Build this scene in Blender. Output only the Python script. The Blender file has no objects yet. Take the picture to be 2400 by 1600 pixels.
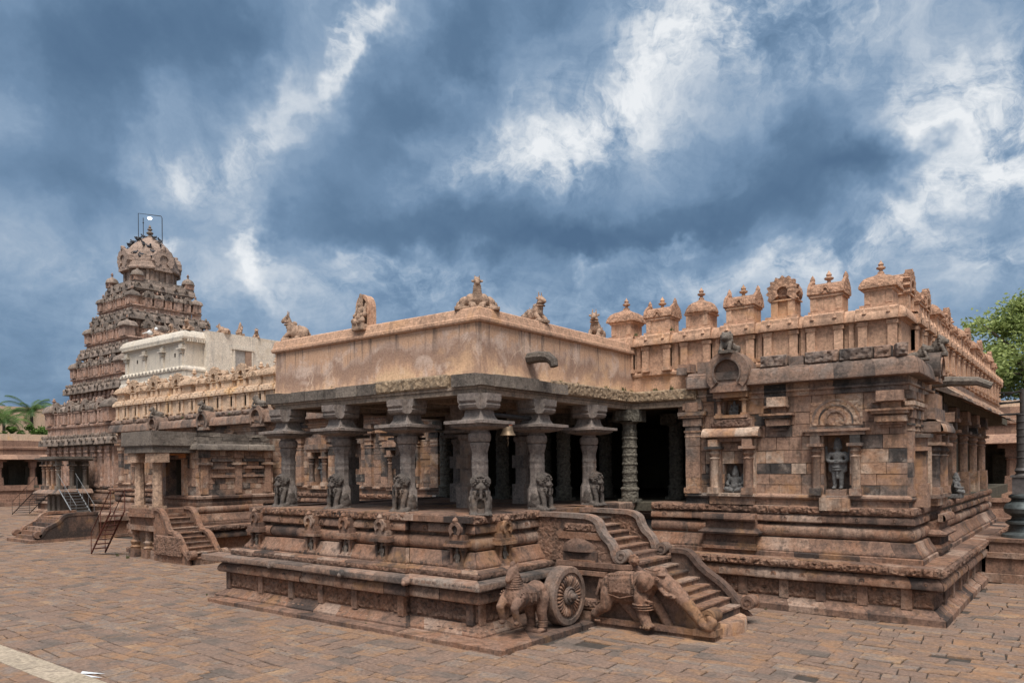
import bpy, math, random
import numpy as np
from mathutils import Vector, Matrix, noise
R = random.Random(7)
NR = np.random.default_rng(7)
S = bpy.context.scene
COL = S.collection
# ---------------------------------------------------------------- camera
YAW, ROLL = 0.657131, 0.008533
sy, cy_ = math.sin(YAW), math.cos(YAW)
FW = Vector((-sy, cy_, 0)); RT = Vector((cy_, sy, 0)); UP = Vector((0, 0, 1))
cr, sr = math.cos(ROLL), math.sin(ROLL)
RR = RT * cr - UP * sr
UU = RT * sr + UP * cr
cam = bpy.data.cameras.new('camera')
cam.sensor_width = 36; cam.lens = 1784.78 / 2400 * 36
cam.shift_y = (1089.77 - 800) / 2400
cam.clip_end = 2000; cam.clip_start = .2
co = bpy.data.objects.new('camera', cam); COL.objects.link(co)
m = Matrix((RR, UU, -FW)).transposed().to_4x4(); m.translation = Vector((0, 0, 3.5))
co.matrix_world = m
S.camera = co
S.view_settings.view_transform = 'Standard'
S.view_settings.look = 'None'
S.view_settings.exposure = 0.38
S.view_settings.gamma = 1
S.cycles.max_bounces = 5
S.cycles.diffuse_bounces = 3
S.cycles.caustics_reflective = False; S.cycles.caustics_refractive = False
S.cycles.use_denoising = True
# ---------------------------------------------------------------- node helper
class NT:
    def __init__(s, tree): s.t = tree; s.n = tree.nodes; s.l = tree.links
    def node(s, typ, ins=None, **kw):
        n = s.n.new(typ)
        for k, v in kw.items(): setattr(n, k, v)
        for k, v in (ins or {}).items(): s.set(n.inputs[k], v)
        return n
    def set(s, sock, v):
        if isinstance(v, bpy.types.NodeSocket): s.l.new(v, sock)
        elif isinstance(v, bpy.types.Node): s.l.new(v.outputs[0], sock)
        else:
            if sock.type == 'RGBA' and len(v) == 3: v = (*v, 1)
            sock.default_value = v
    def math(s, op, a, b=0.0, c=None, clamp=False):
        n = s.n.new('ShaderNodeMath'); n.operation = op; n.use_clamp = clamp
        s.set(n.inputs[0], a); s.set(n.inputs[1], b)
        if c is not None: s.set(n.inputs[2], c)
        return n.outputs[0]
    def vmath(s, op, a, b=(0, 0, 0)):
        n = s.n.new('ShaderNodeVectorMath'); n.operation = op
        s.set(n.inputs[0], a); s.set(n.inputs[1], b)
        return n.outputs['Value'] if op in ('DOT_PRODUCT', 'LENGTH', 'DISTANCE') else n.outputs[0]
    def mix(s, f, a, b, typ='MIX'):
        n = s.n.new('ShaderNodeMix'); n.data_type = 'RGBA'; n.blend_type = typ; n.clamp_factor = True
        s.set(n.inputs[0], f); s.set(n.inputs[6], a); s.set(n.inputs[7], b)
        return n.outputs[2]
    def noise(s, vec, scale, detail=4, rough=.55, dist=0.0, dim='3D'):
        n = s.node('ShaderNodeTexNoise', {'Vector': vec, 'Scale': scale, 'Detail': detail, 'Roughness': rough, 'Distortion': dist})
        return n.outputs[0]
    def ramp(s, f, stops, interp='LINEAR'):
        n = s.n.new('ShaderNodeValToRGB'); n.color_ramp.interpolation = interp
        e = n.color_ramp.elements
        while len(e) < len(stops): e.new(.5)
        for i, (p, c) in enumerate(stops):
            e[i].position = p; e[i].color = (*c, 1) if len(c) == 3 else c
        s.set(n.inputs[0], f); return n.outputs[0]
    def smooth(s, v, a, b):
        n = s.n.new('ShaderNodeMapRange'); n.interpolation_type = 'SMOOTHSTEP'
        s.set(n.inputs[0], v); n.inputs[1].default_value = a; n.inputs[2].default_value = b
        return n.outputs[0]
# ---------------------------------------------------------------- sky and sun
W = bpy.data.worlds.new('World'); S.world = W; W.use_nodes = True
W.node_tree.nodes.clear()
SUN_EL, SUN_AZ = math.radians(62), math.radians(142)   # azimuth from +Y towards +X
def build_sky():
    n = NT(W.node_tree)
    d = n.node('ShaderNodeTexCoord').outputs['Generated']
    nrm = n.vmath('NORMALIZE', d)
    sx = n.node('ShaderNodeSeparateXYZ', {0: nrm})
    x, y, z = sx.outputs
    sky = n.node('ShaderNodeTexSky', sky_type='NISHITA', sun_disc=False, sun_elevation=SUN_EL, sun_rotation=SUN_AZ, air_density=1.2, dust_density=2.0)
    bg0 = n.node('ShaderNodeBackground', {'Color': sky.outputs[0], 'Strength': 0.07})
    # cloud layer seen in perspective
    zz = n.math('ADD', n.math('MAXIMUM', z, 0.0), 0.34)
    px = n.math('DIVIDE', x, zz); py = n.math('DIVIDE', y, zz)
    pv = n.node('ShaderNodeCombineXYZ', {0: px, 1: py, 2: 0.0}).outputs[0]
    az = n.math('ARCTAN2', n.vmath('DOT_PRODUCT', nrm, tuple(RT)), n.vmath('DOT_PRODUCT', nrm, tuple(FW)))
    el = n.math('ARCSINE', z)
    wv = n.node('ShaderNodeCombineXYZ', {0: az, 1: el, 2: 0.0}).outputs[0]
    wn = n.node('ShaderNodeTexNoise', {'Vector': wv, 'Scale': 7.0, 'Detail': 5, 'Roughness': .6})
    wn2 = n.node('ShaderNodeTexNoise', {'Vector': wv, 'Scale': 22.0, 'Detail': 3, 'Roughness': .6})
    off = n.vmath('SUBTRACT', wn.outputs['Color'], (.5, .5, .5))
    off = n.vmath('MULTIPLY', off, (.16, .13, 0))
    off2 = n.vmath('MULTIPLY', n.vmath('SUBTRACT', wn2.outputs['Color'], (.5, .5, .5)), (.05, .045, 0))
    wv2 = n.vmath('ADD', n.vmath('ADD', wv, off), off2)
    s2 = n.node('ShaderNodeSeparateXYZ', {0: wv2})
    az2, el2 = s2.outputs[0], s2.outputs[1]
    # big masses of the cloud deck: (azimuth, elevation, half length, half width, tilt, weight)
    val = None
    for (px_, py_, a, b, t, w) in SKYBLOBS:
        u0, v0 = (px_ - 1200) / 1784.78, (1089.77 - py_) / 1784.78
        A0 = math.atan(u0); E0 = math.atan(v0 * math.cos(A0))
        a, b = a / 1784.78 * .85, b / 1784.78 * .85
        c, s_ = math.cos(math.radians(t)), math.sin(math.radians(t))
        du = n.math('SUBTRACT', az2, A0); dv = n.math('SUBTRACT', el2, E0)
        p = n.math('MULTIPLY_ADD', du, c / a, n.math('MULTIPLY', dv, s_ / a))
        q = n.math('MULTIPLY_ADD', du, -s_ / b, n.math('MULTIPLY', dv, c / b))
        r2 = n.math('ADD', n.math('MULTIPLY', p, p), n.math('MULTIPLY', q, q))
        g = n.math('POWER', 2.718, n.math('MULTIPLY', r2, -1.0))
        val = n.math('MULTIPLY', g, w) if val is None else n.math('MULTIPLY_ADD', g, w, val)
    f1 = n.noise(pv, 1.15, 6, .56, .5)
    f2 = n.noise(wv2, 7.0, 9, .64, .4)
    f3 = n.noise(pv, 4.6, 8, .64, .9)
    f4 = n.noise(wv2, 24.0, 6, .62, .3)
    amp = n.math('MINIMUM', n.math('MAXIMUM', n.math('MULTIPLY_ADD', val, 1.5, .62), .22), 1.15)
    t = n.math('MULTIPLY_ADD', n.math('SUBTRACT', f1, .5), .90, .42)
    t = n.math('MULTIPLY_ADD', n.math('MULTIPLY', n.math('SUBTRACT', f2, .5), amp), .95, t)
    t = n.math('MULTIPLY_ADD', n.math('MULTIPLY', n.math('SUBTRACT', f3, .5), amp), .60, t)
    t = n.math('MULTIPLY_ADD', n.math('MULTIPLY', n.math('SUBTRACT', f4, .5), amp), .30, t)
    mixn = n.math('ADD', n.math('MULTIPLY', f2, .45), n.math('ADD', n.math('MULTIPLY', f3, .35), n.math('MULTIPLY', f4, .2)))
    brk = n.math('MULTIPLY_ADD', n.smooth(mixn, .40, .58), 1.45, .22)
    pos_ = n.math('MULTIPLY', n.math('MAXIMUM', val, 0.0), brk)
    t = n.math('ADD', t, n.math('ADD', n.math('MINIMUM', val, 0.0), pos_))
    # unseen deck overhead and behind the camera, whitened to add light
    back = n.smooth(n.vmath('DOT_PRODUCT', nrm, tuple(-FW * .75 + UP * .66)), .12, .95)
    t = n.math('MULTIPLY_ADD', back, .50, t)
    col = n.ramp(n.math('MULTIPLY', t, .79), [(0.0, (.058, .110, .192)), (.13, (.086, .150, .242)), (.245, (.130, .208, .318)), (.36, (.198, .282, .395)), (.475, (.292, .366, .462)), (.60, (.41, .468, .54)), (.74, (.53, .57, .615)), (1.0, (.68, .70, .72))])
    bg1 = n.node('ShaderNodeBackground', {'Color': col, 'Strength': 1.0})
    mx = n.node('ShaderNodeMixShader', {0: .93, 1: bg0.outputs[0], 2: bg1.outputs[0]})
    n.node('ShaderNodeOutputWorld', {0: mx.outputs[0]})
SKYBLOBS = [
    (1330, 320, 190, 75, 24, .42), (1480, 220, 230, 100, 38, .20), (1580, 100, 210, 110, 45, .20), (1700, 20, 260, 80, 0, .28), (1270, 365, 60, 40, 60, .25), (1180, 270, 70, 40, 20, .22),
    (845, 110, 90, 32, 52, .50), (900, 15, 80, 30, 45, .32), (700, 180, 110, 80, 30, .26), (600, 300, 80, 60, 50, .18),
    (2320, 265, 170, 105, 8, .68), (2340, 410, 120, 80, 20, .55), (2200, 470, 60, 50, 45, .25), (2100, 520, 70, 40, 15, .30), (2170, 330, 40, 30, 0, .2),
    (430, 400, 95, 50, 25, .30), (560, 420, 130, 120, 60, .22), (330, 350, 60, 50, 0, .18), (400, 555, 40, 22, 0, .45), (630, 620, 34, 105, 14, .40), (610, 540, 30, 60, 0, .2), (380, 270, 60, 60, 0, .14),
    (1550, 590, 150, 26, 6, .38), (1900, 620, 420, 45, 2, .22), (1000, 640, 330, 50, 5, .20), (850, 605, 90, 25, -5, .26), (2330, 610, 150, 60, 0, .20), (1360, 607, 50, 25, 0, .25), (2050, 570, 200, 30, 8, .2),
    (1300, 720, 800, 60, 0, .12), (300, 650, 400, 90, 0, .06), (30, 220, 70, 110, 0, .20), (1130, 400, 150, 70, 30, .20), (1060, 180, 70, 45, 0, .20), (1000, 330, 60, 40, 0, .12),
    (1950, 120, 420, 190, 10, .18), (2150, 190, 120, 60, 20, .14),
    (200, 120, 360, 160, 10, -.36), (150, 400, 230, 100, 0, -.25), (560, 60, 240, 90, 0, -.25), (1090, 110, 230, 95, 45, -.30), (760, 430, 260, 130, 20, -.22), (900, 250, 140, 110, 30, -.16),
    (1000, 540, 400, 75, 0, -.26), (1750, 490, 500, 75, 10, -.30), (2040, 400, 200, 80, -30, -.26), (1880, 300, 220, 90, 20, -.18), (2280, 80, 180, 70, 0, -.10), (1350, 560, 170, 50, 0, -.18), (2330, 530, 110, 40, 0, -.22), (80, 800, 170, 130, 0, -.14), (1430, 170, 60, 40, 30, -.2), (1300, 60, 60, 80, 60, -.15),
]
build_sky()
W.cycles.sampling_method = 'MANUAL'; W.cycles.sample_map_resolution = 512
sl = bpy.data.lights.new('sun', 'SUN'); sl.energy = 3.7; sl.angle = math.radians(26); sl.color = (1, .945, .88)
so = bpy.data.objects.new('sun', sl); COL.objects.link(so)
sd = Vector((math.sin(SUN_AZ) * math.cos(SUN_EL), math.cos(SUN_AZ) * math.cos(SUN_EL), math.sin(SUN_EL)))
so.rotation_euler = (-sd).to_track_quat('-Z', 'Y').to_euler()
# ---------------------------------------------------------------- materials
def new_mat(name):
    m = bpy.data.materials.new(name); m.use_nodes = True; m.node_tree.nodes.clear()
    return m, NT(m.node_tree)
def finish(n, col, rough=.9, bump=None, bstr=.5, bdist=.03, spec=.2, metal=0.0):
    b = n.node('ShaderNodeBsdfPrincipled', {'Base Color': col, 'Roughness': rough, 'Specular IOR Level': spec, 'Metallic': metal})
    if bump is not None:
        bn = n.node('ShaderNodeBump', {'Height': bump, 'Strength': bstr, 'Distance': bdist})
        n.l.new(bn.outputs[0], b.inputs['Normal'])
    n.node('ShaderNodeOutputMaterial', {0: b.outputs[0]})
def stone(name, cols, dark=(.06, .055, .05), stain=.5, ochre=None, carve=0.0, cscale=11, streak=.35, bstr=.6, spots=.0, light=None, erode=.6, sat=1.27, gain=1.08, bw=.68):
    """weathered stone: tone per block (attribute blk), mottling, lichen and water stains"""
    m, n = new_mat(name)
    def warm(c):
        g = sum(c) / 3; return tuple(max(.01, (g + (q - g) * sat) * gain) for q in c)
    cols = [warm(c) for c in cols]; ochre = ochre and warm(ochre)
    pos = n.node('ShaderNodeNewGeometry').outputs['Position']
    blk = n.node('ShaderNodeAttribute', attribute_name='blk').outputs['Fac']
    n1 = n.noise(pos, 1.3, 5, .62)
    f = n.math('MULTIPLY_ADD', n.math('SUBTRACT', n1, .5), 1.15, n.math('MULTIPLY_ADD', blk, bw, .5 - bw / 2))
    k = len(cols)
    col = n.ramp(f, [(.04 + .92 * i / max(1, k - 1), c) for i, c in enumerate(cols)])
    fine = n.noise(pos, 15, 8, .72)
    col = n.mix(1.0, col, n.ramp(fine, [(.26, (.36, .35, .34)), (.44, (.88, .88, .88)), (.58, (1.16, 1.16, 1.16)), (.76, (1.75, 1.72, 1.68))]), 'MULTIPLY')
    if ochre:
        o = n.smooth(n.noise(pos, .9, 5, .64, .6), .55, .68)
        col = n.mix(n.math('MULTIPLY', o, .6), col, ochre)
    if light:
        o = n.smooth(n.noise(n.vmath('ADD', pos, (3.3, 8.1, 1.7)), 2.3, 6, .68), .55, .70)
        col = n.mix(n.math('MULTIPLY', o, .6), col, light)
    sp = n.vmath('MULTIPLY', pos, (3.4, 3.4, .5))
    st = n.smooth(n.noise(sp, 1.1, 7, .70, .3), .50, .66)
    col = n.mix(n.math('MULTIPLY', st, streak), col, dark)
    li = n.smooth(n.noise(pos, 4.6, 8, .76), .52, .62)
    col = n.mix(n.math('MULTIPLY', li, stain), col, dark)
    er = n.noise(pos, 5.5, 4, .6)
    h = n.math('MULTIPLY_ADD', er, erode * 3, n.math('MULTIPLY_ADD', fine, .9, n.noise(pos, 60, 3, .6)))
    if carve:
        v = n.node('ShaderNodeTexVoronoi', {'Vector': n.vmath('ADD', pos, n.vmath('MULTIPLY', n.node('ShaderNodeTexNoise', {'Vector': pos, 'Scale': 6.0}).outputs['Color'], (.12, .12, .12))), 'Scale': cscale}, feature='SMOOTH_F1')
        h = n.math('MULTIPLY_ADD', v.outputs['Distance'], -carve * 4, h)
        col = n.mix(n.math('MULTIPLY', n.smooth(v.outputs['Distance'], .42, .75), .5), col, dark)
    if spots:
        v = n.smooth(n.noise(pos, 34, 5, .7), .58, .66)
        col = n.mix(n.math('MULTIPLY', v, spots), col, (.42, .38, .33))
    finish(n, col, .92, h, bstr, .03)
    return m
PINK = [(.055, .044, .040), (.130, .090, .074), (.185, .125, .100), (.235, .155, .120), (.215, .130, .095), (.275, .195, .155), (.31, .235, .195)]
M_PLINTH = stone('plinth stone', PINK, dark=(.050, .042, .038), stain=.58, ochre=(.27, .165, .100), streak=.55, gain=1.0, bw=.85)
M_CARVE = stone('carved stone', PINK[1:6], dark=(.034, .029, .026), stain=.55, carve=.55, cscale=15, bstr=.9)
M_WALL = stone('wall stone', [(.050, .046, .044), (.150, .122, .108), (.250, .175, .138), (.300, .205, .160), (.235, .165, .132), (.330, .215, .155), (.42, .33, .27)], dark=(.060, .052, .047), stain=.42, streak=.5, bw=1.0, ochre=(.35, .210, .125), light=(.44, .36, .30))
M_DARK = stone('dark weathered stone', [(.088, .074, .064), (.140, .120, .104), (.23, .195, .165)], dark=(.042, .038, .035), stain=.5, spots=.5, sat=1.15)
M_PILLAR = stone('pillar granite', [(.15, .132, .122), (.20, .175, .160), (.27, .225, .20)], dark=(.058, .056, .056), stain=.45, ochre=(.25, .18, .14), bstr=.7, sat=1.25)
M_LION = stone('lion granite', [(.085, .074, .068), (.13, .112, .100), (.17, .145, .128)], dark=(.045, .042, .040), stain=.5, ochre=(.17, .12, .09), bstr=.8, sat=1.2)
M_CORN = stone('cornice stone', [(.070, .062, .058), (.150, .118, .102), (.225, .158, .126), (.185, .152, .134), (.270, .180, .140), (.25, .208, .180)], dark=(.045, .043, .042), stain=.5)
M_OCHRE = stone('ochre plaster', [(.41, .268, .198), (.47, .312, .228), (.52, .355, .262)], dark=(.17, .125, .10), stain=.34, ochre=(.52, .32, .195), streak=.45, bstr=.6, erode=.5, sat=1.2)
M_CREAM = stone('cream plaster', [(.47, .350, .262), (.53, .400, .305), (.57, .445, .345)], dark=(.24, .18, .14), stain=.28, ochre=(.60, .40, .23), streak=.30, bstr=.5, erode=.4)
M_OCARVE = stone('carved ochre plaster', [(.39, .250, .185), (.47, .310, .228)], dark=(.15, .100, .078), stain=.40, carve=.5, cscale=13, bstr=.9)
M_CCARVE = stone('carved cream plaster', [(.43, .315, .235), (.50, .375, .285)], dark=(.22, .160, .115), stain=.40, carve=.5, cscale=11, bstr=.9)
M_WHITE = stone('lime plaster', [(.52, .46, .38), (.57, .505, .42), (.61, .545, .46)], dark=(.30, .28, .26), stain=.15, streak=.55, ochre=(.50, .42, .32), bstr=.4, erode=.3, sat=.95, gain=1.0)
M_TWALL = stone('tower stone', [(.18, .125, .105), (.31, .22, .18), (.41, .295, .245), (.34, .22, .17), (.47, .36, .305)], dark=(.075, .062, .055), stain=.50, carve=.25, cscale=5, streak=.5)
M_TDARK = stone('tower dark stone', [(.13, .11, .098), (.22, .182, .156), (.31, .25, .215)], dark=(.050, .046, .043), stain=.45, spots=.25, carve=.3, cscale=4, light=(.27, .22, .19))
M_DOME = stone('dome plaster', [(.25, .195, .165), (.33, .255, .215)], dark=(.12, .10, .088), stain=.45, carve=.45, cscale=6)
M_BEAM = stone('beam stone', [(.16, .135, .115), (.24, .195, .16), (.30, .24, .195)], dark=(.06, .054, .05), stain=.45)
M_BLACK = stone('black granite', [(.10, .10, .10), (.16, .155, .15)], dark=(.030, .030, .032), stain=.3, spots=.5)
M_FIG = stone('figure plaster', [(.33, .240, .185), (.41, .30, .235)], dark=(.11, .085, .07), stain=.5, carve=.3, cscale=9, bstr=.8)
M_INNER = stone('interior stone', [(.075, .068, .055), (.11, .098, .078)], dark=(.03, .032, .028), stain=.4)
M_PAVE = stone('paving stone', [(.135, .115, .102), (.175, .142, .124), (.235, .175, .145), (.20, .150, .125), (.27, .185, .135), (.215, .18, .16), (.33, .235, .170)], dark=(.085, .073, .066), stain=.30, ochre=(.32, .205, .14), streak=.18, bstr=.4, erode=.3, gain=.88, sat=1.4)
M_KERB = stone('kerb stone', [(.31, .255, .19), (.38, .31, .235)], dark=(.17, .14, .115), stain=.5, bstr=.4, sat=1.0)
M_CLOI = stone('cloister stone', [(.16, .11, .088), (.25, .165, .130), (.34, .23, .175)], dark=(.07, .055, .048), stain=.35)
M_LEDGE = stone('rough rubble concrete', [(.30, .23, .17), (.36, .28, .205)], dark=(.10, .085, .07), stain=.6, carve=.5, cscale=12, bstr=1.0)
def plaster_wall():
    """old lime plaster with brown damp bands, pale efflorescence and crack lines"""
    m, n = new_mat('stained plaster')
    pos = n.node('ShaderNodeNewGeometry').outputs['Position']
    z = n.node('ShaderNodeSeparateXYZ', {0: pos}).outputs[2]
    streak = n.noise(n.vmath('MULTIPLY', pos, (3.2, 3.2, .5)), 1.6, 6, .7)
    blot = n.noise(pos, .85, 5, .62, .5)
    zz = n.math('ADD', z, n.math('MULTIPLY', n.math('SUBTRACT', streak, .5), .8))
    zz = n.math('ADD', zz, n.math('MULTIPLY', n.math('SUBTRACT', blot, .5), 1.9))
    col = n.ramp(n.math('SUBTRACT', zz, 5.4), [(.0, (.60, .40, .25)), (.18, (.52, .325, .215)), (.34, (.37, .235, .165)), (.62, (.31, .20, .148)), (.80, (.42, .295, .232)), (1.0, (.50, .315, .21))])
    pale = n.smooth(n.noise(n.vmath('ADD', pos, (9.1, 2.2, 5.5)), 1.15, 7, .7, .6), .52, .64)
    col = n.mix(n.math('MULTIPLY', pale, .62), col, (.60, .46, .38))
    warm = n.smooth(n.noise(n.vmath('ADD', pos, (1.1, 7.2, 2.5)), .9, 6, .66), .54, .68)
    col = n.mix(n.math('MULTIPLY', warm, .55), col, (.66, .42, .25))
    mould = n.math('MULTIPLY', n.smooth(n.noise(n.vmath('MULTIPLY', pos, (6.5, 6.5, .35)), 1.0, 6, .7), .50, .64), n.smooth(n.math('ADD', z, n.math('MULTIPLY', blot, .8)), 6.15, 7.0))
    col = n.mix(n.math('MULTIPLY', mould, .75), col, (.13, .10, .085))
    fine = n.noise(pos, 20, 6, .66)
    col = n.mix(1.0, col, n.ramp(fine, [(.28, (.72, .70, .68)), (.5, (1, 1, 1)), (.74, (1.18, 1.18, 1.17))]), 'MULTIPLY')
    wp = n.vmath('ADD', pos, n.vmath('MULTIPLY', n.node('ShaderNodeTexNoise', {'Vector': pos, 'Scale': 2.5, 'Detail': 4}).outputs['Color'], (.5, .5, .5)))
    v = n.node('ShaderNodeTexVoronoi', {'Vector': wp, 'Scale': 1.25}, feature='DISTANCE_TO_EDGE').outputs['Distance']
    crack = n.math('MULTIPLY', n.math('SUBTRACT', 1.0, n.smooth(v, .006, .022)), n.smooth(n.noise(pos, .7, 2), .46, .58))
    col = n.mix(n.math('MULTIPLY', crack, .5), col, (.66, .47, .34))
    finish(n, col, .95, n.math('ADD', fine, n.math('MULTIPLY', streak, .8)), .5, .02)
    return m
M_PLASTER = plaster_wall()
def plain(name, col, rough=.6, metal=0.0, var=.25, scale=9, emit=None):
    m, n = new_mat(name)
    pos = n.node('ShaderNodeNewGeometry').outputs['Position']
    f = n.noise(pos, scale, 5, .6)
    lo = tuple(c * (1 - var) for c in col); hi = tuple(min(1, c * (1 + var)) for c in col)
    c = n.ramp(f, [(.3, lo), (.7, hi)])
    finish(n, c, rough, f, .2, .01, .3, metal)
    if emit:
        b = [q for q in n.n if q.type == 'BSDF_PRINCIPLED'][0]
        b.inputs['Emission Color'].default_value = (*col, 1); b.inputs['Emission Strength'].default_value = emit
    return m
M_RUST = plain('rusted iron', (.115, .038, .026), .8, .2, .4)
M_STEEL = plain('galvanised steel', (.20, .205, .21), .5, .5, .2)
M_DIRON = plain('dark iron', (.045, .042, .042), .7, .4, .3)
M_BRONZE = plain('weathered bronze', (.115, .105, .102), .55, .45, .35)
M_COPPER = plain('green bronze', (.095, .11, .112), .5, .5, .35)
M_BELL = plain('bell bronze', (.28, .20, .13), .5, .5, .3)
M_RED = plain('red paint', (.34, .085, .05), .6)
M_LAMP = plain('lit lamp', (1, .97, .9), .5, 0, .0, 9, 4.0)
M_LAMPW = plain('white enamel', (.75, .74, .72), .4, 0, .05)
M_WPAINT = plain('white marking paint', (.60, .61, .63), .7, 0, .08, 30)
M_WOOD = plain('orange painted timber', (.42, .19, .075), .7)
M_SOIL_SHADE = plain('dark soil and vent shade', (.055, .045, .038), .95)
M_BIRD = plain('pigeon feathers', (.055, .058, .066), .7)
M_BARK = plain('bark', (.11, .085, .065), .95, 0, .4, 6)
def leafmat(name, a, b):
    m, n = new_mat(name)
    blk = n.node('ShaderNodeAttribute', attribute_name='blk').outputs['Fac']
    col = n.ramp(blk, [(0, a), (1, b)])
    d = n.node('ShaderNodeBsdfPrincipled', {'Base Color': col, 'Roughness': .55, 'Specular IOR Level': .3})
    t = n.node('ShaderNodeBsdfTranslucent', {'Color': col})
    mx = n.node('ShaderNodeMixShader', {0: .35, 1: d.outputs[0], 2: t.outputs[0]})
    n.node('ShaderNodeOutputMaterial', {0: mx.outputs[0]})
    return m
M_LEAF = leafmat('tree leaves', (.12, .175, .05), (.42, .48, .17))
M_PALM = leafmat('palm leaves', (.04, .085, .02), (.13, .20, .05))
M_BUSH = leafmat('shrub leaves', (.05, .10, .02), (.15, .23, .05))
M_WEED = leafmat('weed leaves', (.05, .065, .025), (.13, .15, .06))
# ---------------------------------------------------------------- mesh builder
class MB:
    def __init__(s): s.v = []; s.f = []; s.b = []; s.M = None
    def at(s, x=0, y=0, z=0, rot=0.0, sc=1.0):
        s.M = Matrix.Translation((x, y, z)) @ Matrix.Rotation(rot, 4, 'Z') @ Matrix.Scale(sc, 4); return s
    def add(s, vs, fs, blk=None):
        n = len(s.v)
        if s.M is not None:
            M = s.M; vs = [tuple(M @ Vector(p)) for p in vs]
        s.v.extend(vs); s.f.extend([tuple(i + n for i in f) for f in fs])
        if blk is None: blk = R.random()
        s.b.extend([blk] * len(fs) if not isinstance(blk, list) else blk)
    def box(s, x0, x1, y0, y1, z0, z1, blk=None, jit=0.0, taper=0.0):
        t = taper
        v = [(x0, y0, z0), (x1, y0, z0), (x1, y1, z0), (x0, y1, z0), (x0 + t, y0 + t, z1), (x1 - t, y0 + t, z1), (x1 - t, y1 - t, z1), (x0 + t, y1 - t, z1)]
        if jit: v = [tuple(c + R.uniform(-jit, jit) for c in p) for p in v]
        s.add(v, [(3, 2, 1, 0), (4, 5, 6, 7), (0, 1, 5, 4), (1, 2, 6, 5), (2, 3, 7, 6), (3, 0, 4, 7)], blk)
    def lathe(s, prof, c=(0, 0), n=16, a0=0.0, sx=1.0, sy_=1.0, blk=None, cap=True):
        vs = []; fs = []
        for r, z in prof:
            for i in range(n):
                a = a0 + 2 * math.pi * i / n
                vs.append((c[0] + r * math.cos(a) * sx, c[1] + r * math.sin(a) * sy_, z))
        for j in range(len(prof) - 1):
            for i in range(n):
                k = (i + 1) % n
                fs.append((j * n + i, j * n + k, (j + 1) * n + k, (j + 1) * n + i))
        if cap:
            fs.append(tuple(range(n))[::-1]); q = (len(prof) - 1) * n; fs.append(tuple(q + i for i in range(n)))
        s.add(vs, fs, blk)
    def sq(s, prof, c=(0, 0), ar=1.0, blk=None):   # square plan stack; r is the half width
        s.lathe([(r * math.sqrt(2), z) for r, z in prof], c, 4, math.pi / 4, 1.0, ar, blk)
    def course(s, path, prof, closed=False, block=(.5, 1.2), jit=.007, tone=None):
        """one moulding swept along a plan line (outside on the right hand); prof = (inset, z) points"""
        P = [Vector(p) for p in path]; n = len(P)
        segs = [(i, (i + 1) % n) for i in range(n if closed else n - 1)]
        nrm = []
        for i, j in segs:
            d = (P[j] - P[i]).normalized(); nrm.append(Vector((-d.y, d.x)))   # inward = left
        mit = []
        for i in range(n):
            a = nrm[(i - 1) % len(segs)] if (closed or i > 0) else nrm[0]
            b = nrm[i % len(segs)] if (closed or i < n - 1) else nrm[-1]
            mit.append((a + b) / (1 + a.dot(b)))
        for k, (i, j) in enumerate(segs):
            L = (P[j] - P[i]).length
            ts = [0.0]
            while True:
                st = R.uniform(*block)
                if ts[-1] * L + st > L - block[0] * .6: break
                ts.append(ts[-1] + st / L)
            ts.append(1.0)
            for a, b in zip(ts[:-1], ts[1:]):
                dj = R.uniform(-jit, jit); zj = R.uniform(-jit, jit) * .5
                e0, e1 = R.uniform(-jit, jit) * .4, R.uniform(-jit, jit) * .4
                vs = []
                for t, e in ((a, e0), (b, e1)):
                    jj = nrm[k] * (dj + e)
                    for o, z in prof:
                        p0 = P[i] + mit[i] * o; p1 = P[j] + mit[j] * o
                        q = p0.lerp(p1, t) + jj
                        vs.append((q.x, q.y, z + zj))
                m = len(prof)
                fs = [(q, m + q, m + q + 1, q + 1) for q in range(m - 1)]
                s.add(vs, fs, R.random() if tone is None else tone + R.uniform(-.2, .2))
    def tube(s, pts, rad, n=8, blk=None, cap=True, flat=1.0):
        pts = [Vector(p) for p in pts]
        if not isinstance(rad, (list, tuple)): rad = [rad] * len(pts)
        vs = []; fs = []
        up = Vector((0, 0, 1)); prev = None
        for i, p in enumerate(pts):
            d = (pts[min(i + 1, len(pts) - 1)] - pts[max(i - 1, 0)]).normalized()
            if prev is None:
                x = d.cross(up)
                if x.length < .05: x = d.cross(Vector((1, 0, 0)))
            else: x = prev - d * prev.dot(d)
            x.normalize(); prev = x; y = d.cross(x)
            for k in range(n):
                a = 2 * math.pi * k / n
                q = p + (x * math.cos(a) + y * math.sin(a) * flat) * rad[i]
                vs.append(tuple(q))
        for j in range(len(pts) - 1):
            for i in range(n):
                k = (i + 1) % n
                fs.append((j * n + i, (j + 1) * n + i, (j + 1) * n + k, j * n + k))
        if cap:
            fs.append(tuple(range(n))); q = (len(pts) - 1) * n; fs.append(tuple(q + i for i in range(n))[::-1])
        s.add(vs, fs, blk)
    def ell(s, c, r, rot=None, u=12, v=8, blk=None):
        if not isinstance(r, (list, tuple)): r = (r, r, r)
        vs = []; fs = []
        Mx = rot.to_matrix() if rot is not None else None
        for j in range(v + 1):
            th = math.pi * j / v
            for i in range(u):
                a = 2 * math.pi * i / u
                p = Vector((r[0] * math.sin(th) * math.cos(a), r[1] * math.sin(th) * math.sin(a), r[2] * math.cos(th)))
                if Mx is not None: p = Mx @ p
                vs.append((c[0] + p.x, c[1] + p.y, c[2] + p.z))
        for j in range(v):
            for i in range(u):
                k = (i + 1) % u
                a, b, c_, d = j * u + i, (j + 1) * u + i, (j + 1) * u + k, j * u + k
                if j == 0: fs.append((a, b, c_))
                elif j == v - 1: fs.append((a, b, d))
                else: fs.append((a, b, c_, d))
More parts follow.
